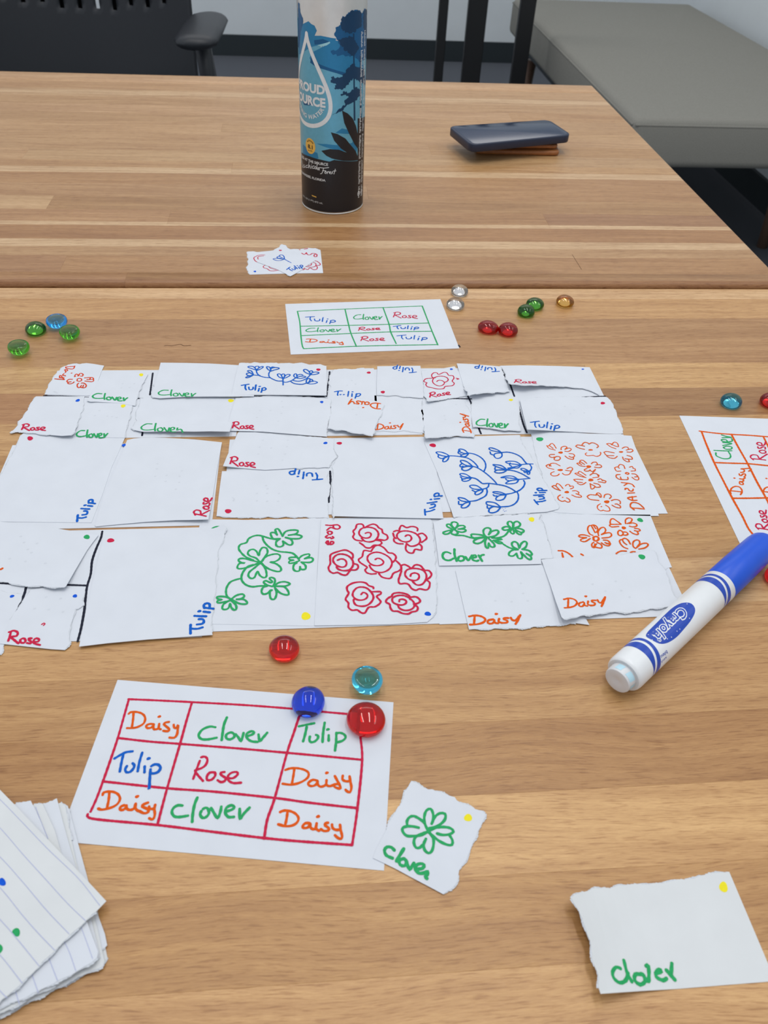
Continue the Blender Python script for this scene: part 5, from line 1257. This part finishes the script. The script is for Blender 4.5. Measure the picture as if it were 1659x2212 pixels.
# the drop outline
ds = -24.0; dz0, dz1 = 77.5, 149.5; hw = 25.0
def dropline(k=64):
    out = []
    for i in range(k + 1):
        t = 2 * math.pi * i / k
        zz = 0.5 * (1 - math.cos(t)) if False else None
    # parametric teardrop: apex at top
    for i in range(k + 1):
        t = -math.pi + 2 * math.pi * i / k
        yv = math.cos(t)          # -1 apex .. 1 bottom
        x = math.sin(t) * (0.5 * (1 + yv)) ** 0.95 * hw * 1.36
        z = dz0 + (dz1 - dz0) * 0.5 * (1 - yv) * 1.0
        out.append((ds + x, z))
    return out
mb = MB(); mb.flat = False; ribbon(mb, smooth_line(dropline(), 1.0), 1.75, lambda a, b: bS(a, b, 0.20))
mb.build('drop_outline', M['b_white'], sleeve)
def bword(txt, q0, z0, q1, h, bold, mat, name='label_lettering', slope=0.0, arc=None, off=0.22):
    def f(x, y):
        q = q0 + (q1 - q0) * x
        return bS(q, z0 + y * h + slope * x, off)
    def fa(x, y):   # along an arc: centre, radius, angle range
        cx, cz, R_, a0, a1 = arc
        a = a0 + (a1 - a0) * x; r = R_ - y * h
        return bS(cx + r * math.sin(a), cz - r * math.cos(a), off)
    return text_on(txt, fa if arc else f, bold).build(name, M[mat], sleeve)
bword('PROUD', -41.0, 105.3, -7.0, 7.0, 0.045, 'b_white')
bword('SOURCE', -44.0, 95.0, -6.5, 7.2, 0.045, 'b_white')
bword('SPRING WATER', 0, 0, 0, 3.6, 0.02, 'b_white', arc=(-24.0, 102.0, 19.0, -1.15, 1.08))
gc = bpx(500 + 705 / 4.1475, 1308 / 4.1475)
mb = MB(); fill(mb, [(gc.x + 6.1 * math.cos(t * math.pi / 16), gc.y + 6.8 * math.sin(t * math.pi / 16)) for t in range(32)], lambda a, b: bS(a, b, 0.16), 1.3); mb.build('gold_seal', M['b_gold'], sleeve)
gc = bpx(500 + 705 / 4.1475, 1308 / 4.1475)
bword('8.1', gc.x - 2.6, gc.y - 2.2, gc.x + 2.9, 3.4, 0.04, 'b_black')
bword('ALKALINE', 0, 0, 0, 1.5, 0.02, 'b_black', arc=(gc.x, gc.y, -4.0, 0.95, -0.95))
bword('pH LEVEL', gc.x - 2.8, gc.y - 4.6, gc.x + 2.8, 1.2, 0.01, 'b_black')
def bend(txt, q0, x, y, h, bold):
    e = bpx(500 + x / 4.1475, y / 4.1475); bword(txt, q0, e.y, e.x, h, bold, 'b_white')
bend('BOTTLED AT THE SOURCE', -47, 865, 1485, 2.4, 0.02)
bend('TALLAHASSEE, FLORIDA', -44, 842, 1626, 2.1, 0.02)
bend('16 FL OZ (1 PT) 473 mL', -38, 818, 1828, 1.6, 0.0)
mb = MB(); mb.v = [bS(-21, 14.8), bS(-14.5, 14.8), bS(-15.5, 15.9), bS(-20, 15.9)]; mb.v = [bS(q, z, 0.2) for q, z in ((-21, 14.9), (-16, 14.5), (-16, 15.4), (-21.6, 15.8))]; mb.f = [(0, 1, 2, 3)]
mb.build('gold_dash', M['b_gold'], sleeve)
# flowing script line, drawn as pen strokes:  Apalachicola Forest
def script(lines, wd, name):
    mb = MB(); mb.flat = False
    for l in PX(BC, lines):
        q = [bpx(p[0], p[1]) for p in l]; ribbon(mb, smooth_line(q, 0.5), wd / 2, lambda a, b: bS(a, b, 0.22))
    mb.build(name, M['b_white'], sleeve)
script("636,1440 640,1480 637,1500;650,1475 644,1492 650,1500 660,1490 658,1475 662,1500;684,1480 672,1484 670,1500 686,1498;696,1450 692,1505 702,1480 708,1508;718,1484 716,1508;718,1470 719,1472;742,1486 728,1490 728,1508 744,1506;752,1490 746,1500 752,1514 760,1504 756,1490;770,1455 764,1515;784,1502 772,1506 772,1520 782,1518 786,1502 788,1524;"
       "790,1500 830,1505 872,1500;826,1508 812,1550 798,1556;818,1528 846,1530;842,1534 836,1548 846,1554 852,1542 844,1534;862,1536 858,1556;862,1542 874,1536;878,1548 890,1542 884,1536 876,1550 888,1556;908,1538 898,1542 906,1550 894,1556;930,1515 918,1558;912,1532 936,1530", 0.55, 'label_script')
# small print columns round the right side
mb = MB(); rr = random.Random(3)
for zc in [z * 1.0 for z in range(12, 152)]:
    if zc % 23 in (0, 1): continue
    for q0 in (28.5, 34.0):
        q = q0 + rr.uniform(-0.3, 0.3); n = rr.uniform(1.2, 3.6)
        k = len(mb.v); mb.v += [bS(q, zc, 0.22), bS(q + n, zc, 0.22), bS(q + n, zc + 0.5, 0.22), bS(q, zc + 0.5, 0.22)]; mb.f.append((k, k + 1, k + 2, k + 3))
o = mb.build('small_print', M['b_white'], sleeve); o['kind'] = 'stuff'
mb = MB(); mb.flat = False
for q in (29.5, 35.5):
    ribbon(mb, [Vector((q + 1.9 * math.cos(t * 0.4), 16 + 1.9 * math.sin(t * 0.4))) for t in range(17)], 0.3, lambda x, y: bS(x, y, 0.22))
    disc(mb, (q, 16), 0.8, 0.8, 0, lambda x, y: bS(x, y, 0.22))
mb.build('label_symbol', M['b_white'], sleeve)

# ================================================================== phone on a wallet
def slab(parent, name, P, thick, r, mat, zb, bev=1.2, smooth=True):
    """rounded slab from four corner points (x,y,z top) in mm"""
    mb = MB()
    def outline(inset, dz):
        pts = []
        n = 4
        for i in range(4):
            p0, p1, p2 = P[(i - 1) % 4], P[i], P[(i + 1) % 4]
            a = (p0 - p1).normalized(); b = (p2 - p1).normalized()
            c = p1 + (a + b) * r
            for k in range(7):
                t = (math.pi / 2) * k / 6
                q = c - b * ((r - inset) * math.cos(t)) - a * ((r - inset) * math.sin(t))
                pts.append(Vector((q.x, q.y, q.z + dz)))
        return pts
    c = sum(P, Vector()) / 4
    rs = []
    for inset, dz in ((bev, -thick), (bev * 0.3, -thick + bev * 0.3), (0, -thick + bev), (0, -bev), (bev * 0.3, -bev * 0.3), (bev, 0)):
        rs.append([(p - Vector((ORG.x, ORG.y, 0))) * MM for p in outline(inset, dz)])
    mb.rings(rs)
    return mb.build(name, M[mat], parent, True)
M['navy'] = simple('navy_phone_case', rgb(26, 36, 60), 0.42, var=0.05)
M['screen'] = simple('phone_glass', rgb(30, 44, 70), 0.16, var=0.02, spec=0.6)
M['leather'] = simple('brown_leather', rgb(150, 92, 46), 0.5, var=0.15, scale=250, bump=0.2)
ORG = Vector((238 * FK, 970 * FK, 0))
wallet = empty('wallet', (ORG.x * MM, ORG.y * MM, TZ + FZ * MM), 'tan leather wallet folded beneath the dark phone on the far table', 'wallet')
Pw = [Vector((194, 944, 5.6)), Vector((292, 942, 5.6)), Vector((298, 1012, 5.2)), Vector((202, 1020, 5.2))]
Pw = [Vector((p.x * FK, p.y * FK, p.z)) for p in Pw]
slab(wallet, 'lower_flap', Pw, 5.4, 6, 'leather', 0, 1.8)
Pw2 = [Vector((196, 947, 10.6)), Vector((290, 946, 11.2)), Vector((296, 1011, 10.2)), Vector((204, 1018, 9.8))]
Pw2 = [Vector((p.x * FK, p.y * FK, p.z)) for p in Pw2]
slab(wallet, 'upper_flap', Pw2, 4.4, 6, 'leather', 0, 1.6)
phone = empty('phone', (ORG.x * MM, ORG.y * MM, TZ + FZ * MM), 'dark navy phone lying face up on the brown wallet', 'phone')
def pz(px, py, z): q = at(px, py, z + FZ); return Vector((q.x, q.y, z))
Pp = [pz(1018, 313, 21.4), pz(1236, 291, 21.4), pz(1186, 258, 21.4), pz(968, 272, 21.4)]
slab(phone, 'case', Pp, 8.6, 9, 'navy', 0, 1.1)
cP = sum(Pp, Vector()) / 4
Ps = [cP + (p - cP) * 0.955 for p in Pp]; Ps = [Vector((p.x, p.y, 21.52)) for p in Ps]
slab(phone, 'screen', Ps, 0.4, 8, 'screen', 0, 0.1)

# ================================================================== furniture behind
M['fabric'] = simple('grey_bench_fabric', rgb(140, 138, 130), 0.85, var=0.10, scale=420, bump=0.4, spec=0.15)
M['brownleg'] = simple('brown_wood_leg', rgb(108, 84, 70), 0.5, var=0.1)
M['chairblack'] = simple('black_chair_plastic', rgb(38, 41, 46), 0.45, var=0.05)
M['blackmetal'] = simple('black_powder_coat', rgb(16, 17, 19), 0.45)
bench = empty('bench', (1.2, 2.85, 0), 'long grey upholstered bench along the right wall behind the table', 'bench')
def rbox(name, parent, x0, x1, y0, y1, z0, z1, r, mat, n=5, puff=0.0):
    """box with rounded vertical and horizontal edges; coordinates relative to the parent"""
    mb = MB(); rs = []
    for zi, (z, ins) in enumerate([(z0 + r * (1 - math.cos(a)), r * (1 - math.sin(a))) for a in [math.pi / 2 * k / n for k in range(n + 1)]] +
                                  [(z1 - r * (1 - math.sin(a)), r * (1 - math.cos(a))) for a in [math.pi / 2 * k / n for k in range(n + 1)]]):
        ring = []
        for cx, cy, a0 in ((x1 - r, y0 + r, -math.pi / 2), (x1 - r, y1 - r, 0), (x0 + r, y1 - r, math.pi / 2), (x0 + r, y0 + r, math.pi)):
            for k in range(n + 1):
                a = a0 + math.pi / 2 * k / n
                ring.append((cx + (r - ins) * math.cos(a), cy + (r - ins) * math.sin(a), z))
        rs.append(ring)
    mb.rings(rs)
    return mb.build(name, M[mat], parent, True)
rbox('cushion', bench, -0.375, 0.36, -0.755, 0.80, 0.345, 0.468, 0.022, 'fabric')
mb = MB()
zt = 0.4635
for x0, y0, x1, y1 in ((-0.365, -0.752, 0.35, -0.752), (-0.372, -0.745, -0.372, 0.79)):
    mb.tube([(x0, y0, 0.452), ((x0 + x1) / 2, (y0 + y1) / 2, 0.452), (x1, y1, 0.452)], 0.0035, 8)
mb.build('piping', M['fabric'], bench, True)
boxobj('frame', -0.31, 0.31, -0.50, 0.72, 0.29, 0.344, M['base'], bench)
for x, y in ((-0.30, -0.60), (0.27, -0.44), (-0.29, 0.70), (0.27, 0.70)):
    mb = MB(); mb.tube([(x, y, 0.27), (x * 1.03, y * 1.02, 0.0)], [0.026, 0.017], 16)
    mb.build('leg', M['brownleg'], bench, True)

# black stand with upright posts, between bottle and bench
stand = empty('stand', (0.62, 3.0, 0), 'black metal frame with three upright posts standing behind the far table', 'stand')
def post(pxa, pya, pxb, y, w):
    # post at distance y (m): x from the pixel at z
    d = ray(pxa, pya); t = y * 1000 / d.y; x = d.x * t * MM
    wd = w / 2
    mb = MB(); mb.box(x - 0.62 - wd, x - 0.62 + wd, y - 3.0 - 0.012, y - 3.0 + 0.012, 0.012, 1.02, 0.003)
    return mb.build('post', M['blackmetal'], stand), x
p1, xa = post(952, 90, 0, 3.00, 0.030)
p2, xb = post(1024, 90, 0, 3.02, 0.064)
p3, xc = post(1129, 90, 0, 3.02, 0.052)
mb = MB(); mb.box(xa - 0.62 - 0.03, xc - 0.62 + 0.04, -0.02, 0.04, 1.02, 1.06, 0.004); mb.build('top_rail', M['blackmetal'], stand)
mb = MB(); mb.box(xa - 0.62 - 0.05, xc - 0.62 + 0.05, -0.16, 0.18, 0.0, 0.012, 0.003); mb.build('foot_plate', M['blackmetal'], stand)

# black chair at the left, seen from across the table
ch = empty('office_chair', (-0.512, 1.95, 0), 'black plastic armchair with slotted back, behind the far table at left', 'chair')
def shell():
    """slotted back: grid surface with slots left open, given thickness"""
    xs = [-0.26 + 0.52 * k / 52 for k in range(53)]
    zs = [0.40 + 0.012 * k for k in range(48)]
    def P(x, z, t):
        c = 0.12 + 0.10 * (1 - (x / 0.27) ** 2) + 0.10 * (z - 0.4)
        return Vector((x, c + t, z))
    slot = lambda i, j: (i % 4 in (1,)) and 4 <= i <= 48 and zs[j] > 0.648 + 0.030 * (abs(i - 26) / 22) ** 2 and zs[j] < 0.88
    mb = MB(); idx = {}
    for t in (0, 1):
        for j, z in enumerate(zs):
            for i, x in enumerate(xs):
                idx[(i, j, t)] = len(mb.v); mb.v.append(P(x, z, 0.012 * t))
    cell = {(i, j) for i in range(52) for j in range(47) if not slot(i, j)}
    for i, j in cell:
        q = [(i, j), (i + 1, j), (i + 1, j + 1), (i, j + 1)]
        mb.f.append(tuple(idx[(a, b, 0)] for a, b in q)); mb.f.append(tuple(idx[(a, b, 1)] for a, b in reversed(q)))
        for (a, b), nb in (((0, 1), (i, j - 1)), ((1, 2), (i + 1, j)), ((2, 3), (i, j + 1)), ((3, 0), (i - 1, j))):
            if nb not in cell:
                A, B = q[a], q[b]; mb.f.append((idx[(B[0], B[1], 0)], idx[(A[0], A[1], 0)], idx[(A[0], A[1], 1)], idx[(B[0], B[1], 1)]))
    return mb
shell().build('backrest', M['chairblack'], ch, True)
def panel(xa, xb):
    mb = MB(); n = 14
    for t in (0.03, 0.036):
        for z in (0.60, 0.92):
            for k in range(n + 1):
                x = xa + (xb - xa) * k / n
                mb.v.append(Vector((x, 0.12 + 0.10 * (1 - (x / 0.27) ** 2) + 0.10 * (z - 0.4) + t, z)))
    N = n + 1
    for k in range(n):
        mb.f += [(k, k + 1, N + k + 1, N + k), (2 * N + k, 3 * N + k, 3 * N + k + 1, 2 * N + k + 1), (N + k, N + k + 1, 3 * N + k + 1, 3 * N + k), (k + 1, k, 2 * N + k, 2 * N + k + 1)]
    mb.f += [(0, N, 3 * N, 2 * N), (n, 2 * N + n, 3 * N + n, N + n)]
    mb.build('back_panel', M['blackmetal'], ch, True)
panel(-0.24, 0.020); panel(0.048, 0.205)
rbox('seat', ch, -0.25, 0.25, -0.34, 0.16, 0.40, 0.47, 0.03, 'chairblack')
for sx in (-1, 1):
    mb = MB()
    mb.rings([[(sx * (0.285 + 0.004 * k) + 0.045 * math.cos(a) * f, yy + 0.0 * math.sin(a), 0.665 + 0.016 * math.sin(a) * f) for a in [2 * math.pi * m / 16 for m in range(16)]]
              for k, (yy, f) in enumerate(((-0.13, 0.3), (-0.122, 0.75), (-0.10, 0.98), (0.0, 1.0), (0.10, 0.96), (0.13, 0.7), (0.14, 0.3)))])
    mb.build('armrest', M['chairblack'], ch, True)
    mb = MB(); mb.tube([(sx * 0.29, 0.02, 0.655), (sx * 0.30, 0.02, 0.55), (sx * 0.315, 0.03, 0.42), (sx * 0.27, 0.03, 0.40)], 0.018, 10); mb.build('arm_support', M['chairblack'], ch, True)
for sx in (-1, 1):
    for y0, y1 in ((-0.25, -0.31), (0.12, 0.24)):
        mb = MB(); mb.tube([(sx * 0.22, y0, 0.41), (sx * 0.28, y1, 0.0)], [0.016, 0.012], 10); mb.build('leg', M['blackmetal'], ch, True)
